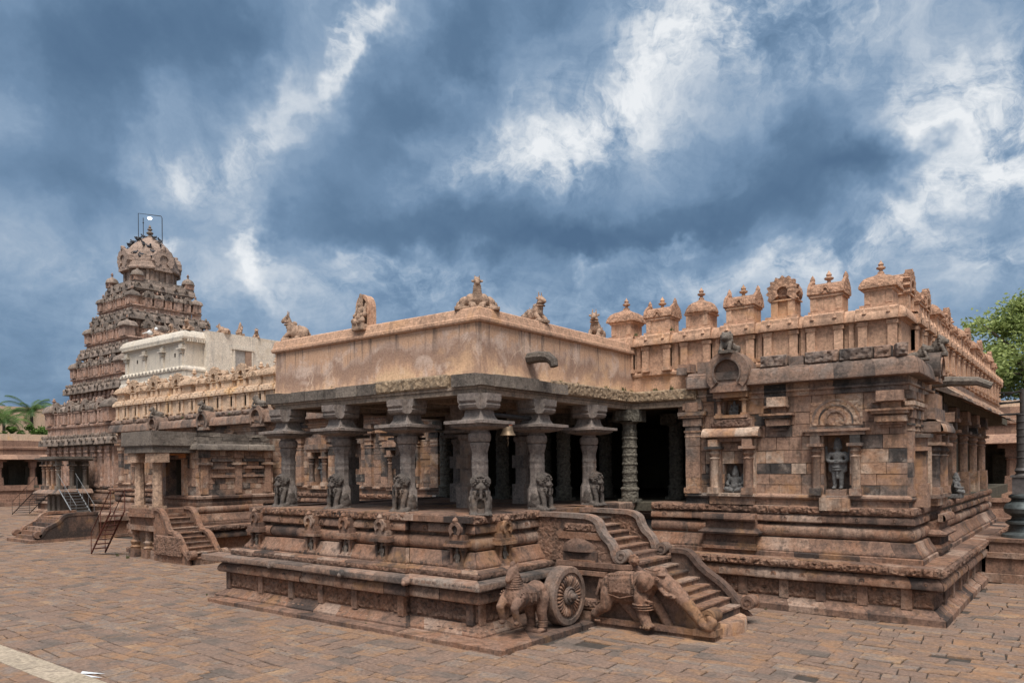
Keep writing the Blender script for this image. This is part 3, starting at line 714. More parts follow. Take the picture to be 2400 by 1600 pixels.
def mesh_horse(mat):
    """rearing draught horse in stone: body along x, head at -x raised, 1.35 high"""
    m = MB()
    m.ell((.10, 0, .80), (.50, .25, .235)); m.ell((-.24, 0, .82), (.25, .27, .29)); m.ell((.44, 0, .80), (.23, .25, .27))
    chain(m, [(-.26, 0, .96), (-.33, 0, 1.16), (-.33, 0, 1.32)], [.21, .15, .115], 12)
    chain(m, [(-.33, 0, 1.36), (-.42, 0, 1.29), (-.51, 0, 1.18)], [.11, .09, .06], 12)
    m.ell((-.34, 0, 1.47), (.08, .05, .08)); m.box(.30, .58, -.2, .2, 0, .06)
    for s in (-1, 1):
        cap(m, (-.26, s * .05, 1.40), .03, (-.24, s * .055, 1.50), .015)
        m.ell((-.37, s * .075, 1.33), .028)
        chain(m, [(-.32, s * .17, .82), (-.54, s * .18, .64), (-.45, s * .18, .38)], [.13, .085, .06]); m.ell((-.47, s * .18, .33), (.075, .06, .055))
        chain(m, [(.46, s * .15, .72), (.43, s * .15, .42), (.48, s * .15, .22), (.46, s * .15, .05)], [.17, .115, .09, .08]); m.ell((.43, s * .15, .05), (.11, .085, .05))
        for zz in (.14, .2, .26): m.lathe([(.09, zz - .015), (.105, zz), (.09, zz + .015)], (.47, s * .15), 12)
    for i in range(9): m.ell((-.17 - .012 * i, 0, .98 + .05 * i), (.06, .045, .05))
    for i in range(5): m.lathe([(.175 - i * .014, .97 + .05 * i), (.19 - i * .014, .985 + .05 * i), (.17 - i * .014, 1.0 + .05 * i)], (-.27 - i * .012, 0), 16)
    for i in range(10):
        a = i / 9 * math.pi * 2; m.ell((-.30 + .1 * math.sin(a * .5), .19 * math.cos(a), .84 + .16 * math.sin(a)), .035)
    cap(m, (.58, 0, .86), .05, (.66, 0, .55), .03)
    for s in (-1, 1):
        for k in range(3): cap(m, (-.05 + .16 * k, s * .255, .92), .02, (-.05 + .16 * k, s * .25, .70), .016)
        m.ell((-.44, s * .06, 1.20), .018); m.ell((-.5, s * .03, 1.165), .014)
    for k in range(12): m.ell((-.36 + .06 * k, .0, 1.04 - .01 * abs(k - 5)), (.03, .05, .03))
    x = MB()
    for k in range(6): x.lathe([(.185 - k * .011, 1.0 + .045 * k), (.20 - k * .011, 1.012 + .045 * k), (.18 - k * .011, 1.028 + .045 * k)], (-.28 - k * .010, 0), 18)
    for s in (-1, 1):
        x.ell((-.385, s * .085, 1.335), .02, None, 8, 6); x.tube([(-.50, s * .05, 1.18), (-.40, s * .10, 1.24), (-.30, s * .12, 1.30), (-.20, s * .13, 1.12)], .013, 5)
        x.extrude([(-.30, 1.40), (-.26, 1.52), (-.23, 1.40)], s * .06 - .012, s * .06 + .012)
        for k in range(10): a = k / 9 * 6.283; x.ell((-.34 + .09 * math.cos(a), s * .255, .84 + .09 * math.sin(a)), .02, None, 6, 4)
        x.ell((-.34, s * .27, .84), .045, None, 8, 6)
        for k in range(12): t = k / 11; x.ell((-.24 + .62 * t, s * (.252 + .012 * math.sin(t * 3)), .93 - .05 * math.sin(t * 3.1)), .016, None, 6, 4)
        for zz in (.12, .17, .22, .27): x.lathe([(.092, zz - .012), (.105, zz), (.09, zz + .012)], (.47, s * .15), 14)
    for k in range(11): x.ell((-.20 - .012 * k, 0, 1.0 + .045 * k), (.035, .03, .03), None, 7, 5)
    x.tube([(.66, 0, .92), (.72, 0, .7), (.70, 0, .45)], [.05, .055, .03], 8)
    return fuse(m, 'horse', mat, .0145, 1, .005, 16, .35, x)
# ---------------------------------------------------------------- architectural orders shared by the buildings (local frames face -y)
def mini_shrine(kind, w, mat, mcarve, parent, x, y, z, rot=0.0, name='parapet_shrine', tall=1.0, label=None, bk=1.0):
    """kuta (domed), sala (barrel vaulted) or arch fronted shrine of a parapet"""
    b = MB().at(x, y, z, rot); r = MB().at(x, y, z, rot); f = MB().at(x, y, z, rot)
    h = w * tall
    Z = lambda c: h * (c * bk if c < .301 else .3 * bk + (c - .3) * (1 - .3 * bk) / .7)
    def fin(m, fx, fy, fz, s):
        m.lathe([(.10 * s, 0 + fz), (.06 * s, fz + .05 * s), (.05 * s, fz + .10 * s), (.13 * s, fz + .14 * s), (.14 * s, fz + .18 * s), (.06 * s, fz + .22 * s), (.08 * s, fz + .25 * s), (.085 * s, fz + .28 * s), (.03 * s, fz + .36 * s), (.0, fz + .42 * s)], (fx, fy), 12)
    if kind in ('kuta', 'round', 'octagon'):
        hw = w * .37
        b.box(-hw, hw, -hw, hw, 0, Z(.26)); b.box(-hw * .98, -hw * .55, -hw - .02, -hw, Z(.03), Z(.25)); b.box(hw * .55, hw * .98, -hw - .02, -hw, Z(.03), Z(.25))
        b.sq([(hw * 1.08, Z(.26)), (hw * 1.16, Z(.30))])
        pr = [(.40, .30), (.50, .315), (.505, .35), (.485, .42), (.455, .50), (.395, .59), (.30, .66), (.17, .71), (.08, .77), (.07, .84)]
        if kind == 'kuta': r.sq([(a * w, Z(c)) for a, c in pr])
        else: r.lathe([(a * w * 1.06, Z(c)) for a, c in pr], (0, 0), 20 if kind == 'round' else 8, math.pi / 8)
        fin(f, 0, 0, Z(.80), w * .92)
    elif kind == 'sala':
        hw, hd = w * .42, w * .30
        b.box(-hw, hw, -hd, hd, 0, Z(.26)); b.box(-hw, -hw * .6, -hd - .02, -hd, Z(.03), Z(.25)); b.box(hw * .6, hw, -hd - .02, -hd, Z(.03), Z(.25))
        b.box(-hw * 1.08, hw * 1.08, -hd * 1.15, hd * 1.15, Z(.26), Z(.30))
        arc = [(-.36, .30), (-.40, .33), (-.385, .42), (-.34, .52), (-.25, .61), (-.10, .66), (.10, .66), (.25, .61), (.34, .52), (.385, .42), (.40, .33), (.36, .30)]
        pts = [(a * w * .95, Z(c)) for a, c in arc]; n = len(pts)
        vs = [(s * w * .44, p, q) for s in (-1, 1) for p, q in pts]
        r.add(vs, [(i, i + 1, n + i + 1, n + i) for i in range(n - 1)] + [tuple(range(n))[::-1], tuple(range(n, 2 * n))])
        for s in (-1, 1):   # raised gable ends
            g = [(a * w * 1.02, Z(c * (1.0 if c < .5 else 1.06))) for a, c in arc]; g[5:7] = [(-.05 * w, Z(.78)), (.05 * w, Z(.78))]; n = len(g)
            xs = sorted((s * w * .40, s * w * .485))
            r.add([(xs[0], p, q) for p, q in g] + [(xs[1], p, q) for p, q in g], [tuple(range(n))[::-1], tuple(range(n, 2 * n))] + [(i, (i + 1) % n, n + (i + 1) % n, n + i) for i in range(n)])
            r.lathe([(.06 * w, Z(.70)), (.075 * w, Z(.80)), (.045 * w, Z(.88)), (.0, Z(.95))], (s * w * .44, 0), 6)
        r.arch(0, Z(.42), .05 * w, .13 * w, -w * .40, -w * .30)
        fin(f, 0, 0, Z(.645), w * .92)
    else:   # arch fronted
        hw, hd = w * .34, w * .28
        b.box(-hw, -hw * .42, -hd, hd, 0, Z(.30)); b.box(hw * .42, hw, -hd, hd, 0, Z(.30)); b.box(-hw * .42, hw * .42, -hd + .06, hd, 0, Z(.30))
        b.box(-hw * 1.15, hw * 1.15, -hd * 1.1, hd * 1.1, Z(.30), Z(.34))
        r.arch(0, Z(.56), .155 * w, .40 * w, -hd * 1.15, -hd * .55, -38, 218, 22, .20)
        r.extrude([(.20 * w * math.cos(math.radians(a)), Z(.56) + .20 * w * math.sin(math.radians(a))) for a in range(-36, 217, 18)], -hd * .75, hd * .3)
        r.extrude([(.42 * w * math.cos(math.radians(a)), Z(.55) + .38 * w * math.sin(math.radians(a))) for a in range(-40, 221, 20)], -hd * .55, hd * .9)
        for q in (-.06, 0, .06): r.lathe([(.05 * w, Z(.90)), (.07 * w, Z(.97)), (.0, Z((1.12 - abs(q)) * .8))], (q * w * 1.3, -hd * .8), 6)
    o = b.build(name, mat, parent); meta(o, label)
    q = r.build('roof', mcarve, o)
    if f.v: f.build('finial', mat, o)
    return o
def pilaster(m, x, z0, z1, w, d, y=0.0, cap_=True):
    """engaged pier with moulded capital, plank abacus and bracket, built into m (local, face at y)"""
    H = z1 - z0
    k = max(1, round(H / .38)); zs = [z0] + [z0 + H * (i + R.uniform(-.15, .15)) / k for i in range(1, k)] + [z1]
    for a, b in zip(zs[:-1], zs[1:]): e = R.uniform(-.006, .006); m.box(x - w / 2 - e, x + w / 2 + e, y - d - e, y + .02, a + .002, b)
    m.box(x - w * .62, x + w * .62, y - d * 1.3, y + .02, z0, z0 + H * .06)
    if cap_:
        zc = z0 + H * .62
        for a, b, q in ((0, .015, 1.12), (.05, .06, 1.18), (.12, .20, 1.30), (.20, .23, 1.02)): m.box(x - w * q / 2, x + w * q / 2, y - d * q, y + .02, zc + H * a, zc + H * b if b > a + .012 else zc + H * (a + .02))
        m.box(x - w * .95, x + w * .95, y - d * 2.0, y + .02, zc + H * .235, zc + H * .275)
        m.box(x - w * .8, x + w * .8, y - d * 1.7, y + .02, zc + H * .21, zc + H * .235)
        m.box(x - w * .66, x + w * .66, y - d * 1.35, y + .02, zc + H * .30, zc + H * .375)
def small_column(m, x, y, z0, z1, r):
    H = z1 - z0
    m.box(x - r * 1.3, x + r * 1.3, y - r * 1.3, y + r * 1.3, z0, z0 + H * .12)
    m.lathe([(r, z0 + H * .12), (r, z0 + H * .62), (r * 1.25, z0 + H * .65), (r * .8, z0 + H * .68), (r * 1.3, z0 + H * .74), (r * .9, z0 + H * .80), (r * 1.5, z0 + H * .82)], (x, y), 8, math.pi / 8)
    m.box(x - r * 1.7, x + r * 1.7, y - r * 1.7, y + r * 1.7, z0 + H * .82, z0 + H * .87); m.box(x - r * 1.1, x + r * 1.1, y - r * 1.1, y + r * 1.1, z0 + H * .87, z1)
def kapota(o, z, h, lip=.0):
    """profile of a rounded eave: o inset of the wall side, lip inset of the drip edge"""
    return [(o, z), (lip + .03, z), (lip, z + .02), (lip, z + h * .16), (lip + .012, z + h * .17), (lip + .03, z + h * .55), (lip + .07, z + h * .82), (lip + .13, z + h * .96), (lip + .20, z + h), (o + .25, z + h)]
BASE = dict(
    foot=[(0, 0), (0, .14), (.02, .155), (.06, .17), (.15, .22), (.22, .28), (.26, .30)],
    wall=[(.27, .28), (.27, .76)],
    eave=[(.30, .74), (.10, .735), (.055, .76), (.045, .82), (.07, .90), (.13, .97), (.20, 1.015), (.40, 1.02)],
    ledge=[(.30, 1.02), (.07, 1.03), (.06, 1.05), (.06, 1.20), (.07, 1.225), (.50, 1.23)],
    flat=[(.49, 1.22), (.49, 1.33), (.52, 1.35), (.60, 1.355)],
    lotus=[(.545, 1.35), (.535, 1.375), (.545, 1.42), (.585, 1.47), (.63, 1.53), (.665, 1.60), (.69, 1.67), (.86, 1.68)],
    torus=[(.86, 1.68), (.79, 1.69), (.735, 1.72), (.705, 1.77), (.695, 1.835), (.705, 1.90), (.735, 1.95), (.79, 1.985), (.9, 1.99)],
    neck=[(.87, 1.98), (.87, 2.08)],
    eave2=[(.95, 2.06), (.72, 2.055), (.69, 2.08), (.69, 2.14), (.71, 2.20), (.76, 2.25), (.95, 2.26)],
    frieze=[(.95, 2.26), (.715, 2.265), (.71, 2.28), (.71, 2.43), (.73, 2.455), (1.4, 2.46)],
)
def plinth(parent, path, keys, names=None, mat=None):
    for k in keys:
        m = MB()
        if k in ('eave', 'lotus', 'foot', 'eave2'):
            for (x, y, r, L) in along(path, {'eave': .06, 'lotus': .545, 'foot': .05, 'eave2': .69}[k]):
                if L < .5: continue
                m.at(x, y, 0, r); stp_ = {'eave': .62, 'lotus': .145, 'foot': .17, 'eave2': .8}[k]; q = int(L / stp_)
                for i in range(q):
                    u = L * (i + .5) / q + R.uniform(-.02, .02)
                    if R.random() < .12: continue
                    if k == 'lotus': m.ell((u, .012, 1.385), (.07, .022, .035), None, 6, 4)
                    elif k == 'foot': m.ell((u, .06, .185), (.075, .025, .022), None, 6, 4)
                    else: z = .86 if k == 'eave' else 2.15; m.arch(u, z, .035, .062, -.012, .03, -40, 220, 10); m.ell((u, .0, z), .022, None, 6, 4)
            m.M = None
        m.course(path, BASE[k], jit=.013, block=(.40, 1.15) if k not in ('torus', 'lotus', 'eave') else (.8, 1.7))
        m.build({'foot': 'base_course', 'wall': 'recessed_course', 'eave': 'lower_eave', 'ledge': 'ledge', 'flat': 'flat_course', 'lotus': 'lotus_moulding', 'torus': 'round_moulding', 'neck': 'neck_course', 'eave2': 'upper_eave', 'frieze': 'frieze_backing'}[k], mat or M_PLINTH, parent, .6)
def along(path, inset):
    """runs of an inset plan line: (start x, y, rotation, length)"""
    P = [Vector(p) for p in path]; n = len(P); nr = []
    for i in range(n - 1):
        d = (P[i + 1] - P[i]).normalized(); nr.append(Vector((-d.y, d.x)))
    Q = []
    for i in range(n):
        a = nr[max(0, i - 1)]; b = nr[min(i, n - 2)]
        Q.append(P[i] + (a + b) / (1 + a.dot(b)) * inset)
    out = []
    for i in range(n - 1):
        d = Q[i + 1] - Q[i]; out.append((Q[i].x, Q[i].y, math.atan2(d.y, d.x), d.length))
    return out
def carved_band(parent, name, path, inset, z0, z1, depth, res=.028, den=70, size=(.03, .075), cell=None, mat=None, seed=1):
    m = MB()
    for i, (x, y, r, L) in enumerate(along(path, inset)):
        if L < .1: continue
        k = max(1, int(L / 2.2))
        for j in range(k):
            m.at(x, y, 0, r); m.relief(L * j / k, L * (j + 1) / k - .004, z0, z1, 0, depth, res, den, seed + i * 17 + j, size, cell, R.random())
    return m.build(name, mat or M_CARVE, parent, .9)
# ---------------------------------------------------------------- pillared porch with chariot stair
ZF = 2.43
porch = thing('temple_porch', 'open stone porch on a moulded platform with lion pillars and a plain plastered parapet', 'temple porch', (-13.5, 15, 0))
PL = [(-18.8, 19.3), (-18.8, 11.28), (-11.56, 11.28), (-11.56, 11.40), (-9.62, 11.40), (-9.62, 14.46)]
plinth(porch, PL, ['foot', 'wall', 'eave', 'flat', 'lotus', 'torus', 'neck', 'eave2', 'frieze'])
plinth(porch, [(-9.62, 16.44), (-9.62, 19.0)], ['foot', 'wall', 'eave', 'flat', 'lotus', 'torus', 'neck', 'eave2', 'frieze'])
lg = MB(); lg.course(PL, [(.3, 1.015), (-.04, 1.02), (-.05, 1.05), (-.04, 1.15), (-.02, 1.17), (.5, 1.18)], jit=.02, block=(.7, 1.9))
lg.box(-19.35, -18.4, 11.22, 11.75, 1.02, 1.17, None, .01); lg.tube([(-19.3, 11.4, 1.09), (-19.5, 11.4, 1.08), (-19.58, 11.4, 1.07)], [.10, .11, .06], 10)
for x in (-16.2, -13.55, -11.5): lg.ell((x, 11.24, 1.10), (.12, .07, .09)); lg.ell((x - .02, 11.20, 1.06), (.06, .06, .06))
lg.build('makara_ledge', M_CORN, porch)
fr = MB(); fr.course(PL, [(.40, 1.18), (.30, 1.19), (.30, 1.30), (.33, 1.33), (.6, 1.335)], jit=.01); fr.build('stepped_course', M_PLINTH, porch)
carved_band(porch, 'figure_frieze', PL, .26, .33, .72, .05, .026, 90, (.025, .07), .62, seed=3)
carved_band(porch, 'makara_frieze', PL, .70, 2.27, 2.445, .075, .026, 90, (.03, .06), .21, seed=40)
carved_band(porch, 'scroll_band', PL, -.055, 1.045, 1.145, .02, .026, 120, (.02, .04), .16, M_CORN, seed=90)
carved_band(porch, 'lattice_band', PL, .29, 1.205, 1.29, .03, .028, 130, (.02, .035), .24, seed=140)
# corner piers and dividing strips of the recessed course
for x, y in ((-18.45, 11.53), (-17.0, 11.53), (-15.75, 11.53), (-14.6, 11.53), (-13.4, 11.53), (-11.9, 11.53), (-10.05, 11.65)):
    st = MB(); st.box(x - .09, x + .09, y - .07, y + .05, .29, .75); st.build('dividing_strip', M_PLINTH, porch)
for y in (11.75, 12.5): st = MB(); st.box(-9.93, -9.83, y - .09, y + .09, .29, .75); st.build('dividing_strip', M_PLINTH, porch)
def bay(x, y, rot, w=.44):
    """little shrine front breaking the mouldings: columns, figure, canopy and arch"""
    b = MB().at(x, y, 0, rot)
    b.box(-w / 2, w / 2, -.04, .28, 1.34, 1.40); b.box(-w * .36, w * .36, .06, .3, 1.40, 1.80)
    for s in (-1, 1): small_column(b, s * w * .36, .02, 1.40, 1.80, .036)
    b.box(-w * .66, w * .66, -.10, .3, 1.80, 1.86); b.box(-w * .60, w * .60, -.07, .3, 1.86, 1.93); b.box(-w * .42, w * .42, -.02, .3, 1.93, 2.05)
    b.box(-w * .34, w * .34, -.02, .3, 2.05, 2.29)
    o = b.build('niche_bay', M_PLINTH, porch)
    k = MB().at(x, y, 0, rot)
    k.arch(0, 2.16, .085, .165, -.07, .02, -50, 230, 14); k.lathe([(.05, 2.30), (.07, 2.35), (.04, 2.40), (.0, 2.43)], (0, -.03), 8)
    k.build('arch', M_PLINTH, o)
    f = MB().at(x, y, 0, rot)
    f.ell((0, .03, 1.69), .035); f.ell((0, .03, 1.59), (.055, .035, .07)); cap(f, (-.02, .03, 1.55), .028, (-.03, .03, 1.42), .02); cap(f, (.02, .03, 1.55), .028, (.03, .03, 1.42), .02); cap(f, (-.05, .03, 1.63), .018, (-.075, .0, 1.55), .016); cap(f, (.05, .03, 1.63), .018, (.075, .0, 1.55), .016); f.lathe([(.035, 1.71), (.025, 1.76), (.0, 1.79)], (0, .03), 8)
    f.build('niche_figure', M_DARK, o, .9)
for x in (-17.75, -15.45, -14.15, -12.9): bay(x, 11.28 + .56, 0)
bay(-10.72, 11.40 + .56, 0); bay(-10.18, 12.95, math.pi / 2)
fl = MB()
x = -18.2
while x < -10.35:
    w = R.uniform(.7, 1.3); w = min(w, -10.35 - x); y = 11.95
    while y < 19.1:
        h = min(R.uniform(.9, 1.9), 19.1 - y); fl.box(x, x + w - .004, y, y + h - .004, 2.30, ZF + R.uniform(-.004, .004)); y += h
    x += w
fl.build('floor', M_PLINTH, porch)
# --- pillars
LIONB = mesh_lion(M_LION)
def pillar_meshes():
    s = MB(); r = .185
    s.lathe([(.235, .0), (.235, .5), (.205, .55), (r, .62), (r, .98), (r * 1.04, 1.0), (r * 1.04, 1.03), (r, 1.05), (r, 1.13), (r * 1.03, 1.14), (r * 1.03, 1.18), (r, 1.19), (r * .97, 1.36), (r * 1.03, 1.39), (r * 1.1, 1.44), (r * 1.22, 1.52), (r * 1.22, 1.56), (r * .95, 1.58)], (0, 0), 8, math.pi / 8, blk=.62)
    c = MB(); c.lathe([(.17, 1.57), (.225, 1.585), (.245, 1.62), (.25, 1.70), (.24, 1.76), (.19, 1.80), (.19, 1.83), (.24, 1.87)], (0, 0), 12, math.pi / 12, blk=.66)
    a = MB(); a.sq([(.22, 1.84), (.40, 1.885), (.41, 1.905)], blk=.6); a.box(-.455, .455, -.455, .455, 1.905, 1.955, .55); a.box(-.545, .545, -.545, .545, 1.956, 2.02, .75); a.sq([(.545, 2.0201), (.30, 2.05)], blk=.65)
    b = MB(); b.sq([(.29, 2.04), (.235, 2.14), (.215, 2.27)], blk=.6)
    for ax in (0, 1):
        b.M = Matrix.Rotation(ax * math.pi / 2, 4, 'Z')
        b.extrude([(-.30, 2.27), (-.37, 2.30), (-.40, 2.36), (-.38, 2.40), (-.42, 2.45), (-.43, 2.60), (.43, 2.60), (.42, 2.45), (.38, 2.40), (.40, 2.36), (.37, 2.30), (.30, 2.27)], -.235 - .003 * ax, .235 + .003 * ax, .6)
    return [q.mesh(nm, mt, 0 if nm == 'abacus' else .6) for q, nm, mt in ((s, 'shaft', M_PILLAR), (c, 'cushion', M_PILLAR), (a, 'abacus', M_PILLAR), (b, 'bracket', M_PILLAR))]
PM = pillar_meshes()
PX = [-10.6, -12.8, -15.15, -17.35]
def lion_pillar(x, y, rot):
    p = put(PM[0], 'pillar', porch); p.location = Vector((x, y, ZF)) - Vector(WLOC[porch.name])
    for q, nm in zip(PM[1:], ('cushion', 'abacus', 'bracket')): put(q, nm, p)
    l = put(LIONB, 'lion_base', p); l.rotation_euler.z = rot; l.location = (math.sin(rot) * .12, -math.cos(rot) * .12, 0); l.scale = (1.10, 1.0, 1.05)
for x in PX[1:]: lion_pillar(x, 12.6, 0)
lion_pillar(PX[0], 12.6, math.radians(43)); lion_pillar(PX[0], 14.71, math.pi / 2); lion_pillar(PX[0], 17.05, math.pi / 2)
def plain_pillar_mesh(mat):
    s = MB(); s.box(-.2, .2, -.2, .2, 0, .55); s.lathe([(.2, .55), (.19, .62), (.19, 1.0)], (0, 0), 8, math.pi / 8); s.box(-.2, .2, -.2, .2, 1.0, 1.35); s.lathe([(.19, 1.35), (.19, 1.7), (.24, 1.75), (.24, 1.85), (.17, 1.9)], (0, 0), 8, math.pi / 8)
    s.box(-.42, .42, -.42, .42, 1.9, 1.97); s.box(-.38, .38, -.2, .2, 1.97, 2.6); s.box(-.2, .2, -.38, .38, 2.0, 2.59)
    return s.mesh('inner_pillar', mat, .5)
INP = plain_pillar_mesh(M_PILLAR)
for x in PX[1:]:
    for y in (14.71, 17.05):
        p = put(INP, 'inner_pillar', porch); p.location = Vector((x, y, ZF)) - Vector(WLOC[porch.name])
# --- beams, roof slab, parapet
bm = MB()
for (x0, x1, y0, y1) in ((-17.62, -10.36, 12.38, 12.82), (-17.6, -17.14, 12.83, 19.3), (-10.83, -10.385, 12.83, 19.3), (-15.35, -14.95, 12.83, 19.3), (-13.0, -12.6, 12.83, 19.3)):
    bm.box(x0, x1, y0, y1, 5.03, 5.14, None, .004); bm.box(x0 - .03, x1 + .03, y0 - .03, y1, 5.14, 5.20, None, .004)
for y in (14.71, 17.05): bm.box(-17.1, -10.85, y - .2, y + .2, 5.02, 5.19)
bm.build('beam', M_BEAM, porch)
sl_ = MB(); sl2 = False
x = -17.9
while x < -10.25:
    w = R.uniform(.35, .8); w = min(w, -10.25 - x)
    if -11.3 < x and not sl2: sl_.build('eave_slab', M_DARK, porch); sl_ = MB(); sl2 = True
    if x < -13.6 or x > -11.3: sl_.box(x, x + w - .01, 12.28 + R.uniform(-.015, .01), 12.7, 5.20, 5.46 + R.uniform(-.03, .02), None, .006)
    x += w
sl_.build('eave_slab', M_DARK, porch); sl_ = MB()
y = 12.72
while y < 14.9:
    w = R.uniform(.5, .9); sl_.box(-10.7, -10.25 + R.uniform(-.01, .015), y, y + w - .01, 5.20, 5.46 + R.uniform(-.02, .02), None, .006); y += w
sl_.build('eave_slab', M_DARK, porch)
rb = MB(); rb.relief(-13.62, -11.28, 5.20, 5.50, 12.33, .05, .03, 200, 5, (.025, .06)); rb.box(-13.65, -11.25, 12.345, 12.7, 5.2, 5.48)
rb.build('rubble_edge', M_LEDGE, porch); rb = MB(); rb.at(-10.31, 14.9, 0, math.pi / 2); rb.relief(0, 4.4, 5.20, 5.52, 0, .06, .03, 200, 6, (.025, .06)); rb.M = None; rb.box(-10.7, -10.325, 14.9, 19.35, 5.2, 5.47)
rb.build('rubble_edge', M_LEDGE, porch)
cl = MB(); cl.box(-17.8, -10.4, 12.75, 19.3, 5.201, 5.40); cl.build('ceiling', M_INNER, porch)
pw = MB()
PWP = [(-17.82, 19.4), (-17.82, 12.55), (-10.55, 12.55), (-10.55, 19.4)]
pw.course(PWP, [(-.03, 5.44), (-.01, 5.60), (0, 5.8), (0.0, 6.62)], block=(20, 30), jit=0); pw.build('parapet_wall', M_PLASTER, porch)
rf = MB(); rf.box(-17.7, -10.7, 12.7, 19.4, 6.2, 6.6); rf.build('roof', M_OCHRE, porch)
cp = MB(); cp.course(PWP, [(.02, 6.60), (-.06, 6.605), (-.08, 6.64), (-.08, 6.70), (-.055, 6.72), (-.02, 6.90), (.02, 6.93), (.5, 6.94)], block=(20, 30), jit=0); cp.build('coping', M_OCHRE, porch, .2)
sp = MB()
sp.tube([(-10.7, 14.35, 5.98), (-10.25, 14.35, 6.0), (-10.0, 14.35, 5.97), (-9.86, 14.35, 5.86), (-9.83, 14.35, 5.74)], [.15, .14, .135, .12, .10], 8, flat=.95); sp.build('water_spout', M_DARK, porch, .5)
tb = MB(); tb.tube([(-10.62, 12.9, 4.62), (-10.62, 14.5, 4.60)], .05, 8); tb.build('tie_bar', M_DIRON, porch)
# --- bell
bell = thing('hanging_bell', 'bronze temple bell with a red cap hanging under the porch roof beside the corner pillar', 'bell', (-10.62, 13.62, 4.55), local=True)
b = MB(); b.lathe([(.035, -.12), (.09, -.135), (.115, -.18), (.125, -.26), (.14, -.31), (.175, -.36), (.18, -.375), (.14, -.37), (.1, -.30)], (0, 0), 20, cap=False); b.build('bell_body', M_BELL, bell, .6)
b = MB(); b.lathe([(.0, -.075), (.06, -.08), (.105, -.125), (.108, -.15), (.09, -.15)], (0, 0), 16); b.build('cap', M_RED, bell, .6)
b = MB(); b.tube([(0, 0, .03), (0, 0, -.09)], .008, 6); b.tube([(0, 0, -.30), (0, 0, -.42)], .014, 6); b.ell((0, 0, -.43), .025); b.tube([(0, 0, -.44), (.01, 0, -.56), (-.005, 0, -.62)], .007, 5); b.build('clapper_rope', M_BELL, bell)
# --- chariot stair
stp = MB()
def steps(ns, xb, y0, y1, zb, m=stp):
    for xn, z in ns:
        m.box(xb, xn, y0, y1, zb, z - .035 + R.uniform(-.004, .004), None, .004); m.box(xb, xn + .03, y0, y1, z - .035, z + R.uniform(-.004, .004), None, .005)
steps([(-9.43, 2.24), (-9.18, 2.09), (-8.93, 1.94), (-8.68, 1.80), (-8.43, 1.66), (-8.19, 1.52)], -10.3, 14.58, 16.15, 1.2)
stp.box(-10.2, -7.92, 14.4, 16.45, 0, 1.355); stp.box(-10.2, -7.86, 14.55, 16.2, 1.33, 1.38)
steps([(-7.67, 1.23), (-7.42, 1.09), (-7.17, .95), (-6.93, .82), (-6.69, .70), (-6.45, .57), (-6.22, .43)], -8.2, 14.62, 16.15, 0)
stp.box(-10.65, -10.2, 14.5, 16.45, 0, 2.25); stp.box(-10.3, -9.66, 14.46, 16.45, 0, 1.3); stp.build('steps', M_PLINTH, porch)
ms = MB(); ms.lathe([(.0, .0), (1.0, .0), (1.0, .22), (.97, .25), (0, .25)], (-6.42, 15.38), 28, 0, .56, .86); ms.build('threshold_stone', M_WALL, porch)
def ribbon(m, pts, th, y0, y1, z_off=0):
    P = [Vector((a, 0, b)) for a, b in pts]; up = []; lo = []
    for i, p in enumerate(P):
        d = (P[min(i + 1, len(P) - 1)] - P[max(0, i - 1)]).normalized(); q = Vector((-d.z, 0, d.x))
        up.append((p.x + q.x * th / 2, p.z + q.z * th / 2)); lo.append((p.x - q.x * th / 2, p.z - q.z * th / 2))
    n = len(P); vs = []
    for (a, b), (c, d) in zip(up, lo): vs += [(a, y0, b), (a, y1, b), (c, y1, d), (c, y0, d)]
    fs = [(i * 4 + k, i * 4 + (k + 1) % 4, (i + 1) * 4 + (k + 1) % 4, (i + 1) * 4 + k) for i in range(n - 1) for k in range(4)]
    m.add(vs, fs + [(3, 2, 1, 0), tuple((n - 1) * 4 + k for k in range(4))])
def spline(pts, k=5):
    out = []; n = len(pts)
    for i in range(n - 1):
        p = [Vector((*pts[min(max(i + j, 0), n - 1)], 0)) for j in (-1, 0, 1, 2)]
        for q in range(k):
            t = q / k
            v = .5 * ((2 * p[1]) + (p[2] - p[0]) * t + (2 * p[0] - 5 * p[1] + 4 * p[2] - p[3]) * t * t + (3 * p[1] - p[0] - 3 * p[2] + p[3]) * t ** 3)
            out.append((v.x, v.y))
    return out + [tuple(pts[-1])]
def spiral(cx, cz, r, a0, turns=1.4, n=26):
    return [(cx + r * (1 - .78 * i / n) * math.cos(a0 + turns * 2 * math.pi * i / n), cz + r * (1 - .78 * i / n) * math.sin(a0 + turns * 2 * math.pi * i / n)) for i in range(n + 1)]
def scroll_rail(parent, curve, c, r, y0, y1, mat, wall, name='balustrade', wallmat=None):
    """S curved stair rail running into a coiled scroll"""
    m = MB(); cv = spline(curve)
    m.extrude(cv + wall, y0 + .09, y1 - .09)
    o = m.build(name, wallmat or mat, parent, .5)
    k = MB(); ribbon(k, cv, .105, y0 + .02, y1 - .02)
    q = [(c[0] + r * math.cos(t * math.pi / 12), c[1] + r * math.sin(t * math.pi / 12)) for t in range(24)]
    k.extrude(q, y0, y1); ribbon(k, spiral(c[0], c[1], r * 1.0, math.pi), .035, y0 - .02, y0 + .05)
    k.build('scroll', mat, o, .6)
UPC = [(-10.45, 2.37), (-9.9, 2.37), (-9.3, 2.36), (-8.95, 2.34), (-8.74, 2.24), (-8.66, 2.06), (-8.56, 1.92), (-8.42, 1.80), (-8.34, 1.66), (-8.30, 1.52), (-8.22, 1.42), (-8.10, 1.40)]
